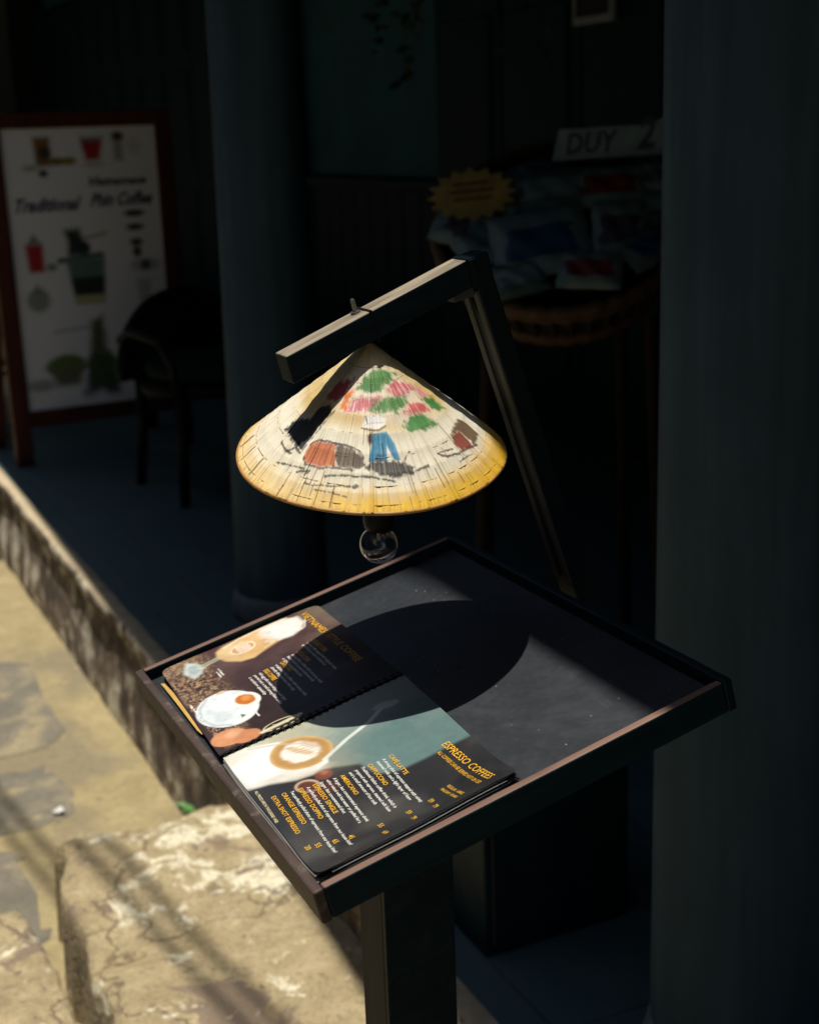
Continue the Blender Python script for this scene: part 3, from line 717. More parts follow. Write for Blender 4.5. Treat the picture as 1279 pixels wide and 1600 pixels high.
for i in range(5): p.stroke([(.029 + i * .0034, .091), (.031 + i * .0030, .103)], .0009, "#fbf6ea", a=.9)
# plate with little dish
p.ell(.139, .045, .0375, .0265, "#e9eff0", rot=.05, soft=.035); p.ell(.132, .043, .021, .015, "#d6dfe2", soft=.25, a=.7); p.ell(.130, .044, .014, .010, "#f6fafa", soft=.3)
p.ell(.1375, .0635, .0175, .0110, "#f3efe8", rot=.2, soft=.06); p.ell(.1370, .0625, .0120, .0078, "#c9752a", rot=.2, soft=.15, rag=.1, rs=300); p.ell(.135, .064, .006, .004, "#e0944a", soft=.4)
p.poly([(.160, .050), (.166, .0535), (.168, .049)], "#5c7a4c", .0006); p.ell(.1040, .0505, .0030, .0045, "#d9c9a8", soft=.2)
p.ell(.192, .029, .0165, .0145, "#d99668", rot=.7, soft=.08); p.ell(.203, .041, .0115, .0120, "#cf8a5e", rot=.3, soft=.08); p.ell(.189, .033, .007, .006, "#eab48c", soft=.6, a=.8)
p.ell(.2065, .0705, .0085, .0165, "#d8cca6", soft=.05); p.ell(.2065, .0705, .0070, .0148, "#15110f", soft=.06); p.stroke([(.2085, .053), (.2045, .088)], .0024, "#e6dcbc", a=.9)
for i in range(4): p.stroke([(.2035 + .0012 * i, .064 + .003 * i), (.2055 + .0012 * i, .067 + .003 * i)], .0006, "#d8cca6")
p.stroke([(.0145, .150), (.0135, .125), (.0145, .100), (.020, .083)], .0009, "#fff6e0", a=.8)      # printed glints on the glass
p.stroke([(.047, .150), (.049, .128), (.054, .112)], .0008, "#fff6e0", a=.6)
for i in range(7): p.ell(.024 + .004 * i, .122 + .004 * math.sin(i * 2.1), .0025, .003, "#ead9c2", soft=.5, a=.7)
p.ell(.139, .045, .0372, .0262, "#c4ced2", rot=.05, soft=.03, a=0)
p.stroke([(.106, .036), (.118, .026), (.139, .021), (.160, .026), (.172, .038)], .0016, "#b9c4c8", a=.7)
p.ell(.122, .050, .010, .006, "#ffffff", soft=.6, a=.7); p.ell(.150, .036, .013, .006, "#cbd5d8", soft=.6, a=.7)
p.c *= (.84 + .30 * fbm(u, v, 190, 61)[:, None]); p.blend(sstep(.50, .85, fbm(u, v, 26, 71)) * .20, "#a08a72")
PAa = p.c * .76
Wp = np.array([tuple(MP(a, b, .0006)) for a, b in UV])
pgA = grid_obj("page", Wp, nx, ny, PAa, M_page, menu, mask=corner_mask(s_, t_, .203, .165, .008, [(0, 0), (0, 1)]))
pgA["label"] = "printed page with beans, glass of coffee, plate and eggs"
# right page: latte cup on cream and teal, dark lower part
s_, t_, UV = page_grid(qB, nx, ny); u, v = UV[:, 0], UV[:, 1]
p = Paint(u, v, "#5f7c7a")
p.blend(sstep(.11, .03, v) * .95, "#c9b484"); p.blend(sstep(.27, .20, u + (v - .09) * .6) * .8, "#d3bd8c"); p.blend(sstep(.29, .235, u + (v - .15) * .25) * .55, "#b6bdae")
p.blend(.22 * fbm(u, v, 18, 5), "#8fa39c"); p.blend(sstep(.262, .30, u) * sstep(.10, .15, v) * .4, "#4f706f")
# cup
p.poly([(.2225, .012), (.222, .030), (.232, .055), (.247, .075), (.275, .082), (.295, .076), (.301, .060), (.296, .040), (.290, .020), (.279, .0105)], "#fbfaf5", .0016, 1.0)
p.stroke([(.279, .0105), (.290, .020), (.296, .040), (.301, .060)], .0035, "#b9b4a6", soft=.003, a=.7)
p.stroke([(.2225, .012), (.250, .0112), (.279, .0105)], .005, "#c8c4ba", soft=.005, a=.6)
p.ell(.240, .028, .016, .022, "#fbfaf4", soft=.6, a=.8); p.ell(.286, .034, .010, .022, "#cfc8b4", soft=.7, a=.6)
p.ell(.2625, .0655, .0285, .0235, "#d8b074", rot=.35, soft=.05); p.ell(.2625, .0655, .0262, .0212, "#bf9354", rot=.35, soft=.1)
p.ell(.2600, .0660, .0185, .0150, "#f4efe6", rot=.35, soft=.15, rag=.12, rs=120)
for i in range(5): p.stroke([(.248 + i * .006, .060 + i * .0022), (.252 + i * .0055, .071 + i * .002)], .0007, "#dfc79c", a=.8)
p.stroke([(.288, .0755), (.275, .100), (.266, .125), (.256, .140)], .0021, "#dfe3dc", a=.95); p.ell(.253, .146, .006, .011, "#c7d0ce", rot=-.3, soft=.2)
# dark sheet
dk = [(.276, .004), (.281, .0140), (.287, .0289), (.300, .047), (.306, .076), (.318, .0925), (.342, .0975), (.3503, .110), (.352, .132), (.3497, .175), (.44, .175), (.44, .0), (.30, .0)]
p.poly(dk, "#1b191c", .003, .985)
p.ell(.3150, .0500, .0115, .0085, "#c8ab90", rot=.4, soft=.1); p.ell(.3160, .0500, .0095, .0066, "#5b2c1c", rot=.4, soft=.2)
p.ell(.3090, .0660, .0085, .0070, "#7a3a22", soft=.15); p.ell(.3070, .0675, .003, .003, "#a8623e", soft=.6); p.ell(.330, .063, .008, .006, "#5e2a1a", soft=.4, a=.7); p.ell(.333, .047, .009, .006, "#6e3320", soft=.5, a=.6)
p.blend(.06 * fbm(u, v, 60, 2), "#8a8a90")
p.ell(.255, .078, .012, .006, "#b98a48", rot=.4, soft=.5, a=.5)
for i in range(6):                                                       # rosetta in the foam
    p.ell(.2475 + i * .0042, .0612 + i * .0018, .0016, .0062 - abs(i - 2.5) * .0010, "#c9a468", rot=-.35, soft=.4, a=.75)
p.ell(.229, .018, .010, .016, "#d9d3c2", soft=.7, a=.7); p.ell(.296, .060, .006, .016, "#d8d0bd", rot=-.2, soft=.5, a=.6)
p.stroke([(.2255, .034), (.236, .056), (.250, .074)], .0012, "#cdbf9e", a=.7)
p.c *= (.88 + .22 * fbm(u, v, 170, 63)[:, None]); p.blend(sstep(.55, .9, fbm(u, v, 20, 73)) * .12, "#b9b4a4")
p.c *= .76
Wp = np.array([tuple(MP(a, b, .0006)) for a, b in UV])
pgB = grid_obj("page", Wp, nx, ny, p.c, M_page, menu, mask=corner_mask(s_, t_, .205, .16, .009, [(1, 0), (1, 1)]))
pgB["label"] = "printed page with latte cup and list of espresso coffees"
# leaves below, slightly fanned out so their edges show
def leaf(q, du, dv, e, rnd, curl, mat, seed):
    nx_, ny_ = 26, 16; s, t, UV = page_grid(q, nx_, ny_)
    Wl = np.array([tuple(T(a + du, b + dv, max(BEDW + .0004, hgt(a, b) + e + (curl * max(0, (a - .36) / .067) ** 2 if q is qB else 0)))) for a, b in UV])
    o = grid_obj("page", Wl, nx_, ny_, np.ones((len(Wl), 3)), mat, menu, mask=corner_mask(s, t, .205, .165, .008, rnd))
    sol = o.modifiers.new("thick", 'SOLIDIFY'); sol.thickness = .0003; sol.offset = -1
for i in range(5):
    leaf(qB, .0003 + .0005 * i + (.0012 if i == 3 else 0), (-.0004 - .0006 * i) * (1 if i % 2 else -.6), -.0002 - .0009 * i, [(1, 0), (1, 1)], -.0010 * i, M_paper if i in (1, 3) else M_pageback, i)
for i in range(3):
    leaf(qA, -.0006 * i, .0007 * i, -.0002 - .0009 * i, [(0, 0), (0, 1)], 0, M_paper if i == 0 else M_pageback, i)
# lettering
G_ = plain("gold_ink", "#e0a92c", .45, var=.05); W_ink = plain("white_ink", "#e9e6dd", .45, var=.04); C_ink = plain("cream_ink", "#e9d9a5", .45, var=.05)
fn = lambda x, y: MP(x, y, .0011)
gA, wA, gB, wB, cB = MB(), MB(), MB(), MB(), MB()
sl = -.060
add_text(gB, "ESPRESSO COFFEES", fn, .3455, .1500, .0775, .0068, -.01)
add_text(gB, "ALL COFFEES CAN BE SERVED HOT OR ICED", fn, .3525, .1425, .0700, .0034, -.012)
add_text(gB, "REGULAR", fn, .4000, .1262, .0135, .0029, -.02, bold=.0); add_text(gB, "LARGE", fn, .4165, .1262, .0095, .0029, -.02, bold=.01)
add_text(gB, "SINGLE SHOT", fn, .3995, .1212, .0140, .0024, -.02, bold=.01); add_text(gB, "DOUBLE", fn, .4158, .1212, .0105, .0024, -.02, bold=.01)
for s, u0, v0, w in (("CAFÉ LATTE", .3274, .1145, .0325), ("CAPPUCCINO", .3257, .0971, .0350), ("AMERICANO", .3224, .0752, .0328), ("ESPRESSO SINGLE", .3178, .0544, .0485), ("ESPRESSO DOPPIO", .3143, .0435, .0505), ("ORANGE ESPRESSO", .3096, .0315, .0520), ("EXTRA SHOT ESPRESSO", .3073, .0239, .0620)):
    add_text(gB, s, fn, u0, v0 - .0012, w, .0036, sl, bold=.006)
for s, u0, v0, w in (("A strong shot of espresso topped with velvety", .3275, .1089, .0755), ("steamed milk and a light layer of foam", .3272, .1041, .0650),
                     ("Traditional Italian coffee drink, which is", .3249, .0920, .0676), ("prepared with espresso, steamed milk foam", .3245, .0870, .0690), ("and a small amount of hot milk", .3239, .0821, .0537),
                     ("A larger, less concentrated espresso drink", .3212, .0697, .0716), ("either mixed with hot water or pulled for a", .3200, .0648, .0700), ("longer, less concentrated shot", .3189, .0599, .0520),
                     ("A perfectly pulled shot of espresso from our house blend", .3171, .0494, .0972), ("Two perfectly pulled shots of espresso from our house blend", .3128, .0377, .1018)):
    add_text(wB, s, fn, u0, v0 - .0012, w, .0027, sl, shear=.25, bold=.002)
for s, u0, v0 in (("59", .4089, .1097), ("79", .4215, .1075), ("59", .4084, .0918), ("79", .4215, .0900), ("55", .4068, .0700), ("69", .4215, .0675), ("45", .4030, .0484), ("65", .3990, .0377), ("55", .3936, .0265), ("20", .3907, .0197)):
    add_text(gB, s, fn, u0 - .003, v0 - .002, .0056, .0038, sl, bold=.006)
add_text(cB, "ALL PRICES ARE IN THOUSAND VND", fn, .2880, .0160, .0560, .0024, sl)
for o in (gB.build("gold_lettering", G_, pgB), wB.build("white_lettering", W_ink, pgB), cB.build("small_lettering", C_ink, pgB)): o["kind"] = "stuff"
add_text(gA, "VIETNAMESE STYLE COFFEE", fn, .0195, .1630, .1420, .0068, -.02)
for s, u0, v0, w in (("COCONUT COFFEE", .0830, .1480, .036), ("COCOA COFFEE", .0930, .1290, .030), ("CA PHE NAU", .0985, .1105, .026), ("EGG COFFEE", .0985, .0940, .028)):
    add_text(gA, s, fn, u0, v0, w, .0045, -.03, bold=.012)
for i, (u0, v0, w) in enumerate(((.084, .1430, .060), (.084, .1385, .048), (.0935, .1240, .062), (.0935, .1195, .055), (.0935, .1150, .040), (.0990, .1055, .064), (.0990, .1010, .050), (.0990, .0890, .058), (.0990, .0842, .060), (.0990, .0792, .038))):
    add_text(wA, ("robusta coffee topped with whipped cream", "served hot or over crushed ice", "strong filter coffee with coconut milk", "blended with ice and condensed milk", "a cold house favourite", "traditional drip coffee with sweet milk", "slowly dripped into the cup", "rich egg yolk cream whipped until light", "poured over a small strong black coffee", "a northern speciality")[i], fn, u0, v0, w * 1.25, .0030, -.03, shear=.25, bold=.004)
for u0, v0, w in ((.058, .0635, .016), (.062, .0605, .014), (.165, .0605, .014)): add_text(wA, "a classic", fn, u0, v0, w, .0022, -.02, bold=.02)
add_text(wA, "egg coffee the old way", fn, .104, .0275 - .006, .050, .0020, -.03, bold=.02)
for o in (gA.build("gold_lettering", G_, pgA), wA.build("white_lettering", W_ink, pgA)): o["kind"] = "stuff"
# wire binding
mb = MB(); U0 = T(.2180, .02, 0)
for dv in (-.0008, .0008):
    mb.tube([T(.2180 + .0052 * math.cos(t), .02 + dv, -.0062 + .0036 * math.sin(t)) for t in np.linspace(.1, math.pi - .1, 9)], .00042, 5)
ringmesh = None
M_wire = plain("binding_wire", (.008, .008, .008), .4, .3)
nr = 26
for i in range(nr):
    vv_ = .0165 + i * (.1765 - .0165) / (nr - 1)
    if ringmesh is None:
        o = mb.build("binding_ring", M_wire, menu); ringmesh = o; o0 = T(.2180, .02, 0)
    else:
        o = ringmesh.copy(); COL.objects.link(o); o.parent = menu
    o.location = T(.2180 + (.0 if i % 3 else .0004), vv_, 0) - o0
# yellow card tucked between booklet and rail
card = MB().prism([T(.030, .0150, -.0090), T(.085, .0142, -.0085), T(.150, .0128, -.0082), T(.160, .0140, -.0086), T(.150, .020, -.0098), T(.06, .0190, -.0100), T(.032, .0180, -.0100)], EN * .0006)
tag(card.build("paper_card", plain("yellow_card", (.50, .31, .08), .6, var=.15)), "thin yellow card tucked between the menu and the tray rail", "card")

# ================================================================== DRINKS BOARD (background)
M_frame = wood("red_brown_frame", (.050, .016, .011), (.095, .030, .020), (0, 0, 1), 30, .5)
sx_ = Vector((math.cos(.49), math.sin(.49), 0)); sn = Vector((sx_.y, -sx_.x, 0)); s0 = Vector((-1.56, 5.5, 0))
SW, SH = .745, 1.365
board = thing("menu_board", s0 + sx_ * SW / 2, "white drinks poster board in red brown wooden frame at the end of the porch", "sign")
def B(x, z, d=0.0): return s0 + sx_ * x + UPZ * z + sn * d
fw = .068
for x in (0, SW - fw): MB().box(B(x, 0, -.02), sx_ * fw, sn * .04, UPZ * SH).build("frame_post", M_frame, board, bevel=.004)
for z, h in ((SH - .06, .058), (.155, .062)): MB().box(B(fw + .0005, z, -.018), sx_ * (SW - 2 * fw - .001), sn * .036, UPZ * h).build("frame_rail", M_frame, board, bevel=.004)
for x in (.004, SW - fw + .004): MB().add([B(x, SH - .03, -.021), B(x + .05, SH - .03, -.021), B(x + .05, SH - .09, -.021), B(x, SH - .09, -.021), B(x, 0, -.42), B(x + .05, 0, -.42), B(x + .05, 0, -.47), B(x, 0, -.47)], [(0, 1, 5, 4), (3, 7, 6, 2), (0, 4, 7, 3), (1, 2, 6, 5), (4, 5, 6, 7), (0, 3, 2, 1)]).build("back_leg", M_frame, board)
pz0, pz1, px0, px1 = .218, SH - .062, fw, SW - fw
nx, ny = 110, 210
s_, t_ = np.meshgrid(np.linspace(0, 1, nx), np.linspace(0, 1, ny)); s_, t_ = s_.ravel(), t_.ravel()
p = Paint(s_, t_ * 2.0, "#dfe3ea")
def E_(cs, ct, rs, rt, c, **kw): p.ell(cs, ct * 2, rs, rt * 2, c, **kw)
p.blend(.12 * fbm(s_, t_ * 2, 5, 3), "#b8b9b4")
p.poly([(.20, .06), (.31, .06), (.30, .26), (.21, .26)], "#7d5a24", .02); E_(.27, .085, .04, .022, "#33312b", soft=.4); E_(.34, .115, .06, .014, "#7a6420", soft=.4); E_(.42, .115, .05, .014, "#8a7430", soft=.4); E_(.25, .155, .03, .013, "#2e3128", soft=.4); E_(.17, .135, .05, .012, "#a9aaa2", soft=.6)
p.poly([(.50, .07), (.65, .07), (.63, .16), (.52, .16)], "#6f7671", .02); p.poly([(.51, .10), (.64, .10), (.625, .23), (.53, .23)], "#a31f26", .02); E_(.58, .13, .07, .01, "#b7b8b4", soft=.6)
E_(.75, .036, .04, .018, "#3b2a2c", soft=.4); p.poly([(.72, .10), (.78, .10), (.78, .24), (.72, .24)], "#9ba19f", .02); E_(.86, .07, .05, .03, "#b9bdbd", soft=.6, a=.6)
p.poly([(.085, .80), (.20, .80), (.20, 1.0), (.10, 1.0)], "#a82028", .02); p.poly([(.10, .80), (.145, .73), (.19, .80)], "#6c7568", .02); E_(.245, .485, .035, .014, "#7d8a84", soft=.4)
E_(.14, .60, .075, .042, "#8f9791", soft=.3); p.poly([(.10, 1.16), (.14, 1.08), (.18, 1.16)], "#7f8984", .02)
p.poly([(.35, .72), (.45, .70), (.46, .80), (.42, .90), (.36, .90)], "#24322f", .03, rag=.02, rs=12); E_(.46, .425, .05, .026, "#1d2a33", soft=.3); p.stroke([(.48, .78), (.62, .75)], .012, "#a9a792")
p.stroke([(.30, .93), (.58, .90)], .018, "#3d5552"); p.poly([(.34, .92), (.60, .92), (.575, 1.25), (.385, 1.25)], "#5d7c74", .02); p.poly([(.365, 1.06), (.585, 1.06), (.575, 1.19), (.38, 1.19)], "#1f2a25", .02); p.poly([(.38, 1.19), (.575, 1.19), (.57, 1.25), (.39, 1.25)], "#b8b184", .015)
for ct, rs in ((.31, .07), (.36, .06), (.415, .045)): E_(.82, ct, rs, .013, "#343a3d", soft=.4)
E_(.82, .45, .03, .02, "#2f3536", soft=.4); E_(.87, .50, .10, .025, "#aeb3b4", soft=.3); E_(.87, .50, .035, .017, "#3f4648", soft=.5)
p.poly([(.80, 1.10), (.90, 1.10), (.88, 1.36), (.82, 1.36)], "#b3bab5", .02); p.poly([(.47, 1.38), (.56, 1.33), (.55, 1.62), (.45, 1.62)], "#5a5f45", .03, rag=.02, rs=14); p.stroke([(.22, 1.44), (.46, 1.42)], .010, "#b1b3b1")
E_(.28, .845, .14, .040, "#5d7a3e", soft=.2, rag=.15); p.poly([(.16, 1.70), (.40, 1.70), (.36, 1.84), (.21, 1.84)], "#6b6a55", .03); E_(.10, .91, .10, .022, "#9fa5a4", soft=.5)
E_(.52, .86, .11, .06, "#3b5a36", soft=.2, rag=.25); p.poly([(.44, 1.74), (.60, 1.74), (.62, 1.92), (.40, 1.92)], "#3d5544", .04, rag=.05, rs=14); E_(.75, .87, .12, .03, "#9eaaa2", soft=.6)
Wp = np.array([tuple(B(px0 + a * (px1 - px0), pz1 - b * (pz1 - pz0), .004)) for a, b in zip(s_, t_)])
poster = grid_obj("poster", Wp, nx, ny, p.c, print_mat("poster_print", .5), board, smooth=False)
mb = MB(); bf = lambda x, y: B(px0 + x * (px1 - px0), pz1 - y * (pz1 - pz0), .0055)
def btext(s, x0, t0, w, cap):
    vs, fs = text_shape(s, .45, .035); xs = [q[0] for q in vs]; lo, hi = min(xs), max(xs)
    mb = MB(); mb.add([bf(x0 + (x - lo) / (hi - lo) * w, t0 - y / .7 * cap) for x, y in vs], fs)
    mb.build("lettering", M_bink, poster)
M_bink = plain("blue_ink", (.06, .075, .13), .5)
btext("Vietnamese", .54, .205, .38, .030); btext("Traditional", .05, .285, .43, .045); btext("Phin Coffee", .53, .278, .42, .045)

# ================================================================== RATTAN CHAIR (background)
M_rat = plain("dark_rattan", (.007, .008, .008), .5, var=.35, nscale=60)
ch = Vector((-.70, 5.08, 0)); chair = thing("rattan_chair", ch, "dark rattan armchair with green cushion in front of the drinks board", "chair")
cx = Vector((.85, .52, 0)).normalized(); cy = Vector((-.52, .85, 0)).normalized()
def CH(x, y, z): return ch + cx * x + cy * y + UPZ * z
for x, y in ((-.21, -.20), (.21, -.20), (-.20, .2), (.20, .2)): MB().tube([CH(x * 1.1, y * 1.1, 0), CH(x, y, .24), CH(x, y, .42)], [.018, .021, .019], 8).build("leg", M_rat, chair, smooth=True)
MB().lathe(CH(0, 0, .36), UPZ, [(.20, 0), (.255, .01), (.262, .03), (.255, .05), (.2, .058)], 28).build("seat", M_rat, chair, smooth=True)
MB().lathe(CH(0, -.01, .418), UPZ, [(.16, 0), (.232, .012), (.242, .035), (.225, .062), (.15, .078), (.05, .082)], 28).build("cushion", plain("green_cushion", (.010, .024, .018), .9), chair, smooth=True)
hoop = [CH(.27 * math.cos(t), .20 + .07 * math.sin(t) - .02, .40 + .30 * math.sin(t)) for t in np.linspace(0, math.pi, 20)]
MB().tube(hoop, .019, 8).build("back_hoop", M_rat, chair, smooth=True)
MB().prism([CH(.25 * math.cos(t), .185 + .06 * math.sin(t), .40 + .28 * math.sin(t)) for t in np.linspace(0, math.pi, 20)], cy * .008).build("back_panel", M_rat, chair)
for i in range(-4, 5):
    x = i * .054; zt = .40 + .30 * math.sqrt(max(0, 1 - (x / .27) ** 2)); MB().tube([CH(x, .20, .40), CH(x, .19 + .06 * (zt - .4) / .3, zt)], .007, 6).build("back_spindle", M_rat, chair)
for sgn in (-1, 1): MB().tube([CH(.265 * sgn, .19, .55), CH(.29 * sgn, .02, .60), CH(.27 * sgn, -.19, .585), CH(.235 * sgn, -.22, .50), CH(.22 * sgn, -.20, .40)], .016, 8).build("armrest", M_rat, chair, smooth=True)

# ================================================================== BLACK BOX
M_bx = plain("black_box_paint", (.007, .022, .030), .5, var=.3, nscale=20)
bx0 = S(.62, -.49, 0)
box = thing("black_box", bx0 + E1H * .13 - E2 * .1, "black wooden box standing on the porch floor beneath the tray", "box")
MB().box(bx0, E1H * .262, E2 * -.27, UPZ * .42).build("body", M_bx, box, bevel=.004)
MB().box(bx0 + UPZ * .4215 - E1H * .006 + E2 * .006, E1H * .274, E2 * -.282, UPZ * .02).build("lid", M_bx, box, bevel=.004)
MB().box(bx0 + E2 * .0005 + E1H * .012 + UPZ * .02, E1H * .004, E2 * .003, UPZ * .38).build("corner_strip", plain("scuffed_edge", (.05, .05, .05), .5), box)

# ================================================================== WICKER BASKET WITH PACKETS
M_wick = plain("wicker", (.085, .045, .022), .7, var=.4, nscale=90)
M_wickd = plain("dark_wicker", (.030, .020, .013), .7, var=.4, nscale=90)
bc = Vector((.335, 3.0, 1.045)); bn = Vector((-.10, -.60, .80)).normalized()
bxv = Vector((1, 0, 0)); bxv = (bxv - bn * bxv.dot(bn)).normalized(); byv = bn.cross(bxv)
def BK(x, y, z=0.0): return bc + bxv * x + byv * y + bn * z
basket = thing("wicker_basket", Vector((bc.x, bc.y, 0)), "round wicker display basket tilted towards the street, filled with packets", "basket")
BR = .262
mb = MB(); mb.lathe(bc, bn, [(BR * .80, -.125), (BR * .98, -.01), (BR * .965, -.01), (BR * .78, -.118)], 48, True, False); mb.build("side", M_wickd, basket, smooth=True)
mb = MB(); mb.lathe(bc, bn, [(.001, -.112), (BR * .79, -.112)], 40, False, False); mb.build("bottom", M_wickd, basket)
for i, (rr_, z_, rt, mt) in enumerate(((.99, 0, .013, M_wick), (.97, -.02, .011, M_wick), (.83, -.11, .012, M_wick), (.80, -.128, .011, M_wick))):
    MB().tube([BK(BR * rr_ * math.cos(t), BR * rr_ * math.sin(t), z_ + .003 * math.sin(t * 40)) for t in np.linspace(0, 2 * math.pi, 120, endpoint=False)], [rt * (1 + .13 * math.sin(i_ * 1.57)) for i_ in range(120)], 8, closed=True).build("rim_coil", mt, basket, smooth=True)
for i in range(40):
    t = 2 * math.pi * i / 40; MB().tube([BK(BR * .985 * math.cos(t), BR * .985 * math.sin(t), -.015), BK(BR * .83 * math.cos(t), BR * .83 * math.sin(t), -.115)], .006, 5).build("stake", M_wickd, basket)
for x, y in ((-.17, -.16), (.17, -.16), (-.14, .15), (.14, .15)):
    p0 = BK(x, y, -.13); MB().tube([p0, Vector((bc.x + x * 1.2, bc.y + y * .9, 0))], .014, 8).build("leg", M_wickd, basket)
def packet(x, y, w, h, rot, lift, col, band, label, name="coffee_packet", tilt=0.0, th=.03):
    c = BK(x, y, lift); ax = bxv * math.cos(rot) + byv * math.sin(rot); ay = bn.cross(ax); az = bn
    if tilt: qd = Quaternion(ax, tilt); ay = qd @ ay; az = qd @ az
    t = thing(name, c, label, "packet", "packets in the wicker basket"); nx_, ny_ = 15, 15; vs = []; fs = []
    for side in (1, -1):
        for j in range(ny_):
            for i in range(nx_):
                s, q = i / (nx_ - 1) * 2 - 1, j / (ny_ - 1) * 2 - 1
                d = th * (max(0, 1 - s ** 4) * max(0, 1 - q ** 4)) ** .6 * .5 * (1 + .12 * math.sin(s * 7 + q * 5 + x * 40)) + .0008
                wv = 1 + .02 * math.sin(q * 9 + x * 30); vs.append(c + ax * (s * w / 2 * wv) + ay * (q * h / 2) + az * (d * side))
    n0 = nx_ * ny_
    for sgn, off in ((1, 0), (-1, n0)):
        for j in range(ny_ - 1):
            for i in range(nx_ - 1):
                f = (off + j * nx_ + i, off + j * nx_ + i + 1, off + (j + 1) * nx_ + i + 1, off + (j + 1) * nx_ + i); fs.append(f if sgn > 0 else f[::-1])
    MB().add(vs, fs).build("pouch", col, t, smooth=True)
    if band:
        vs = []; fs = []; b0, b1 = -.55, .35
        for j in range(9):
            for i in range(nx_):
                s, q = i / (nx_ - 1) * 2 - 1, b0 + (b1 - b0) * j / 8
                d = th * (max(0, 1 - s ** 4) * max(0, 1 - q ** 4)) ** .6 * .5 * (1 + .12 * math.sin(s * 7 + q * 5 + x * 40)) + .0022
                vs.append(c + ax * (s * w / 2 * .9) + ay * (q * h / 2) + az * d)
        for j in range(8):
            for i in range(nx_ - 1): fs.append((j * nx_ + i, j * nx_ + i + 1, (j + 1) * nx_ + i + 1, (j + 1) * nx_ + i))
        MB().add(vs, fs).build("label_band", band, t, smooth=True)
    return t
M_white = plain("pale_plastic", (.13, .21, .22), .35, var=.2); M_blu = plain("blue_label", (.015, .05, .13), .4, var=.4, nscale=18); M_red = plain("red_label", (.16, .02, .025), .4); M_pur = plain("purple_label", (.05, .04, .07), .4); M_gry = plain("grey_green_plastic", (.06, .11, .11), .4, var=.3)
packet(-.045, -.085, .20, .17, .10, .035, M_white, M_blu, "pale packet with wide blue label at the front of the basket", tilt=.15)
packet(.115, -.075, .11, .15, -.10, .035, M_white, M_pur, "pale packet with dull purple label beside the blue one", tilt=.2)
packet(-.165, -.04, .13, .15, .5, .025, M_white, M_gry, "pale packet with grey label under the yellow star card", tilt=.1)
packet(-.01, .06, .17, .12, -.05, .045, M_gry, M_white, "grey green packet lying in the middle of the basket", tilt=.1)
packet(.11, .05, .16, .11, -.1, .045, M_white, M_red, "pale packet with dark red label below the lettered card", tilt=.1)
packet(.19, .00, .13, .12, .3, .03, M_gry, M_white, "grey green packet leaning on the basket's rim by the column", tilt=.1)
packet(-.09, .07, .12, .12, .7, .04, M_gry, M_pur, "small dark packet tucked behind the yellow star card")
for i, (x, y, w, h, r, l, c1_, c2_, lb) in enumerate((
        (-.10, -.17, .12, .09, .2, .02, M_gry, M_white, "small grey green packet at the low front rim of the basket"),
        (.045, -.175, .13, .09, -.2, .025, M_white, M_red, "small pale packet with red label at the low front rim of the basket"),
        (.16, -.135, .10, .09, .5, .03, M_gry, M_blu, "small packet with blue label at the basket's rim near the column"),
        (-.215, -.01, .09, .10, 1.2, .03, M_white, M_pur, "small pale packet with purple label poking out behind the star card"),
        (-.02, .135, .11, .07, .1, .03, M_gry, M_blu, "small packet with blue label in front of the lettered card"),
        (.215, .06, .10, .08, -.3, .04, M_white, M_gry, "small pale packet with grey label next to the lettered card"))):
    packet(x, y, w, h, r, l, c1_, c2_, lb, tilt=.12, th=.035)
# star card
k0 = BK(-.175, .04, .075); n2 = Vector((-.05, -.95, .28)).normalized(); sxv = Vector((.99, 0, .06)); sxv = (sxv - n2 * sxv.dot(n2)).normalized(); syv = n2.cross(sxv)
pts = []
for i in range(32):
    t = 2 * math.pi * i / 32; r_ = 1.0 if i % 2 == 0 else .78; pts.append(k0 + sxv * (math.cos(t) * .095 * r_) + syv * (math.sin(t) * .058 * r_))
star = thing("star_card", k0, "yellow starburst price card standing in the basket", "price card")
MB().prism(pts, n2 * .002).build("card", plain("yellow_card_print", (.20, .16, .045), .5, var=.3), star)
mb = MB()
for i, (w, yy) in enumerate(((.075, .020), (.095, .004), (.08, -.012))): mb.box(k0 + n2 * .0032 - sxv * w / 2 + syv * yy, sxv * w, syv * .006, n2 * .0004)
mb.build("print_line", plain("brown_print", (.10, .055, .015), .5), star)
# lettered card at the back of the basket
c0 = BK(.115, .165, .075) - UPZ * .004; n2 = Vector((-.05, -.97, .22)).normalized(); sxv = Vector((1, 0, .035)); sxv = (sxv - n2 * sxv.dot(n2)).normalized(); syv = n2.cross(sxv)
hd = thing("lettered_card", c0, "white card with bold blue lettering standing at the back of the basket", "card")
CARD = lambda x, y, d=.0: c0 + sxv * x + syv * y + n2 * d
MB().prism([CARD(-.115, -.03), CARD(.14, -.035), CARD(.14, .055), (CARD(.10, .03)), CARD(-.095, .035)], n2 * .003).build("card", plain("white_card", (.21, .30, .35), .5), hd)
mb = MB(); add_text(mb, "DUY", lambda x, y: CARD(x, y, .0042), -.085, -.018, .115, .042, .0, .25, .03); mb.build("lettering", M_bink, hd); mb = MB(); add_text(mb, "2", lambda x, y: CARD(x, y, .0042), .065, -.018, .042, .062, 0, .25, .03)
mb.build("lettering", M_bink, hd)
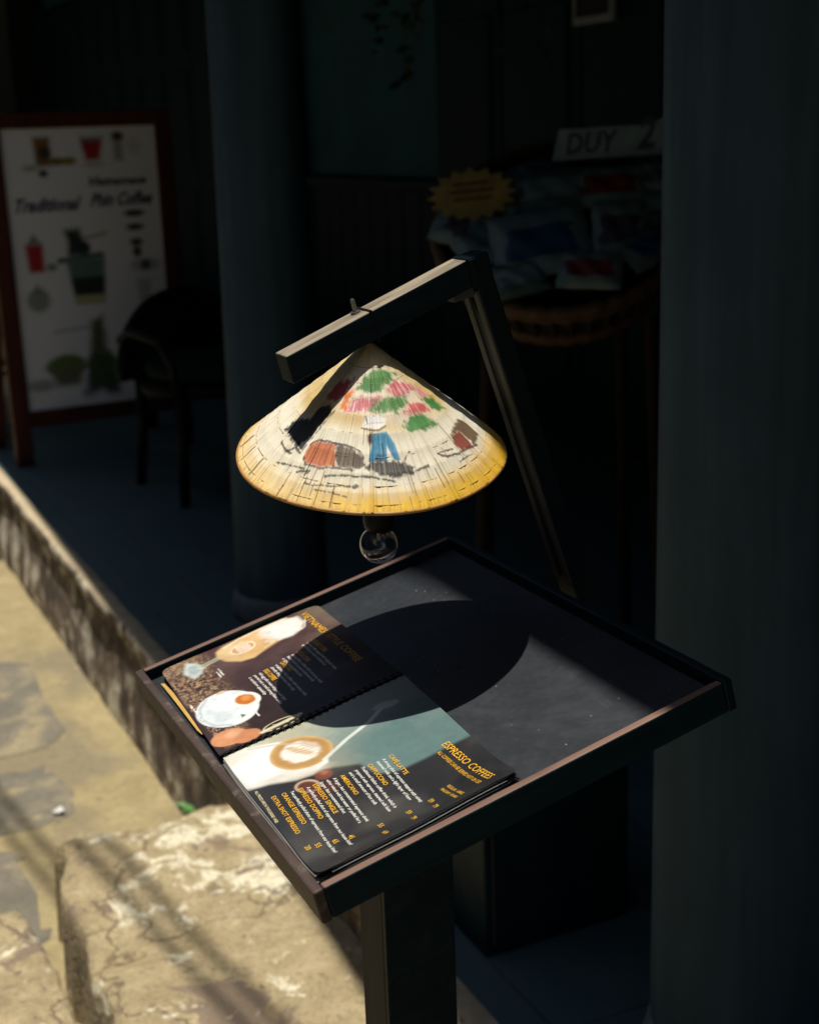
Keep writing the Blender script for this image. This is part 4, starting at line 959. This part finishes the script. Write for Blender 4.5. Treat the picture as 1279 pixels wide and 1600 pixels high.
# framed notice on the shutters
fr0 = S(AW - .15, -3.50, 1.60)
notice = thing("framed_notice", fr0, "small framed notice hanging on the dark shutters", "notice")
MB().box(fr0, E1H * .02, E2 * .27, UPZ * .36).build("frame", plain("grey_frame", (.30, .34, .35), .5), notice, bevel=.004)
MB().box(fr0 + E1H * -.003 + E2 * .025 + UPZ * .025, E1H * .0025, E2 * .22, UPZ * .31).build("sheet", plain("notice_sheet", (.03, .03, .035), .5), notice)
for i, (z, w) in enumerate(((.10, .14), (.15, .18), (.20, .16))): MB().box(fr0 + E1H * -.0045 + E2 * (.05) + UPZ * z, E1H * .001, E2 * w, UPZ * .03).build("print_block", plain("notice_print%d" % i, (.5, .5, .52), .5), notice)
# hanging plant, dark against the teal wall
M_leafd = plain("dark_leaf", (.012, .028, .014), .6, var=.4)
hp = Vector((.22, 4.3, 1.80)); plant = thing("hanging_plant", hp, "dark trailing plant hanging from the porch ceiling before the teal wall", "plant")
MB().lathe(hp, UPZ, [(.07, -.06), (.10, .0), (.115, .06), (.105, .062), (.07, .03)], 20).build("pot", plain("plant_pot", (.02, .016, .014), .7), plant, smooth=True)
MB().tube([hp + UPZ * .06, hp + UPZ * .9], .004, 6).build("cord", M_sock, plant)
mb = MB(); rr = random.Random(11)
for i in range(14):
    a = rr.uniform(0, 2 * math.pi); L = rr.uniform(.2, .48); r1 = rr.uniform(.10, .22)
    for j in range(26):
        q = j / 25; c_ = hp + Vector((math.cos(a) * (.08 + r1 * q), math.sin(a) * (.08 + r1 * q), .06 + .05 * math.sin(q * 3) - L * q * q))
        d = Vector((rr.uniform(-1, 1), rr.uniform(-1, 1), rr.uniform(-.8, .3))).normalized() * rr.uniform(.03, .055); w = d.cross(Vector((rr.random(), rr.random(), rr.random()))).normalized() * .014
        mb.add([c_, c_ + d * .5 + w, c_ + d, c_ + d * .5 - w], [(0, 1, 2, 3)])
fo = mb.build("foliage", M_leafd, plant); fo["kind"] = "stuff"

# ================================================================== SMALL THINGS ON THE STREET
M_pipe = plain("black_iron", (.012, .012, .013), .5)
pp = S(.455, -4.32, GZ); pipe = thing("iron_post", pp, "short black iron post standing by the plinth", "post")
MB().tube([pp, pp + UPZ * .30], .022, 12).build("shaft", M_pipe, pipe, smooth=True)
MB().lathe(pp + UPZ * .30, UPZ, [(.022, 0), (.027, .006), (.027, .018), (.012, .030)], 14).build("cap", M_pipe, pipe, smooth=True)
MB().lathe(pp, UPZ, [(.04, 0), (.04, .012), (.024, .02)], 14).build("base_ring", M_pipe, pipe, smooth=True)
# weed in the corner of step and plinth
wp = S(.490, -1.62, GZ); weed = thing("weed", wp, "small bright green weed growing at the foot of the plinth", "plant")
M_weed = plain("weed_leaf", (.06, .17, .03), .55, var=.4); rr = random.Random(2)
MB().tube([wp, wp + Vector((-.01, 0, .05)), wp + Vector((-.005, .01, .10))], .003, 5).build("stem", M_weed, weed)
for i in range(13):
    a = rr.uniform(0, 2 * math.pi); d = Vector((math.cos(a), math.sin(a), rr.uniform(.1, .9))).normalized() * rr.uniform(.04, .075); c_ = wp + Vector((-.006, .005, rr.uniform(.02, .10))); w = d.cross(UPZ).normalized() * .013
    MB().add([c_, c_ + d * .35 + w, c_ + d * .7 + w * .7, c_ + d - UPZ * .01, c_ + d * .7 - w * .7, c_ + d * .35 - w, c_ + d * .5 - UPZ * .003], [(0, 1, 6, 5), (1, 2, 6), (2, 3, 6), (3, 4, 6), (4, 5, 6)]).build("leaf", M_weed, weed)
mb = MB(); c_ = S(.24, -1.98, GZ + .006); rr = random.Random(4)
q = [c_ + Vector((math.cos(t) * .018 * rr.uniform(.6, 1.2), math.sin(t) * .016 * rr.uniform(.6, 1.2), rr.uniform(0, .012))) for t in np.linspace(0, 6.28, 9)[:-1]]
mb.add(q + [c_ + UPZ * .014] + [c_ - UPZ * .004], [(i, (i + 1) % 8, 8) for i in range(8)] + [((i + 1) % 8, i, 9) for i in range(8)])
tag(mb.build("paper_scrap", plain("white_scrap", (.75, .74, .70), .7)), "crumpled white paper scrap lying on the sunny paving", "litter")
# overhead cables: their soft shadows cross the step
M_cab = plain("black_cable", (.01, .01, .01), .5)

for a_, b_, zc, lb in ((-.234, -1.50, 4.2, "black overhead cable spanning the street, the one farther from the porch"), (-.142, -1.197, 4.2, "black overhead cable spanning the street, the one closer to the porch")):
    pts = [S(a_ + .141 * (t - b_), t, zc + .0006 * (t - b_) ** 2) for t in np.linspace(-21.5, 13, 40)]
    tag(MB().tube(pts, .012, 8).build("overhead_cable", M_cab, smooth=True), lb, "cable", "cables over the street")
# pale plaster pier at the far end, potted shrub at its foot
pier = thing("plaster_pier", (-1.93, 6.5, 0), "pale plaster pier standing behind the drinks board", "pier")
MB().box((-2.15, 6.45, 0), (.40, .0, 0), (0, .35, 0), (0, 0, 2.68)).build("shaft", plain("pale_plaster", (.62, .56, .44), .9, bump=.2), pier, bevel=.01)
MB().box((-2.18, 6.42, 0), (.46, .0, 0), (0, .41, 0), (0, 0, .12)).build("base", plain("pier_base", (.30, .28, .24), .9, bump=.2), pier, bevel=.01)
sp_ = Vector((-1.86, 6.1, 0)); shrub = thing("potted_shrub", sp_, "small green potted shrub at the foot of the plaster pier", "plant")
MB().lathe(sp_, UPZ, [(.07, 0), (.10, .12), (.11, .14), (.09, .145), (.08, .12)], 18).build("pot", plain("clay_pot", (.12, .06, .035), .8), shrub, smooth=True)
MB().tube([sp_ + UPZ * .1, sp_ + UPZ * .3], .008, 6).build("stem", M_rat, shrub)
mb = MB(); rr = random.Random(21)
for i in range(240):
    d0 = Vector((rr.gauss(0, 1), rr.gauss(0, 1), rr.gauss(0, 1))).normalized() * rr.uniform(.03, .14); c_ = sp_ + UPZ * .30 + d0
    d = Vector((rr.uniform(-1, 1), rr.uniform(-1, 1), rr.uniform(-.3, 1))).normalized() * .05; w = d.cross(Vector((rr.random(), rr.random(), rr.random()))).normalized() * .014
    mb.add([c_, c_ + d * .5 + w, c_ + d, c_ + d * .5 - w], [(0, 1, 2, 3)])
fo = mb.build("foliage", plain("shrub_leaf", (.05, .09, .03), .6, var=.4), shrub); fo["kind"] = "stuff"
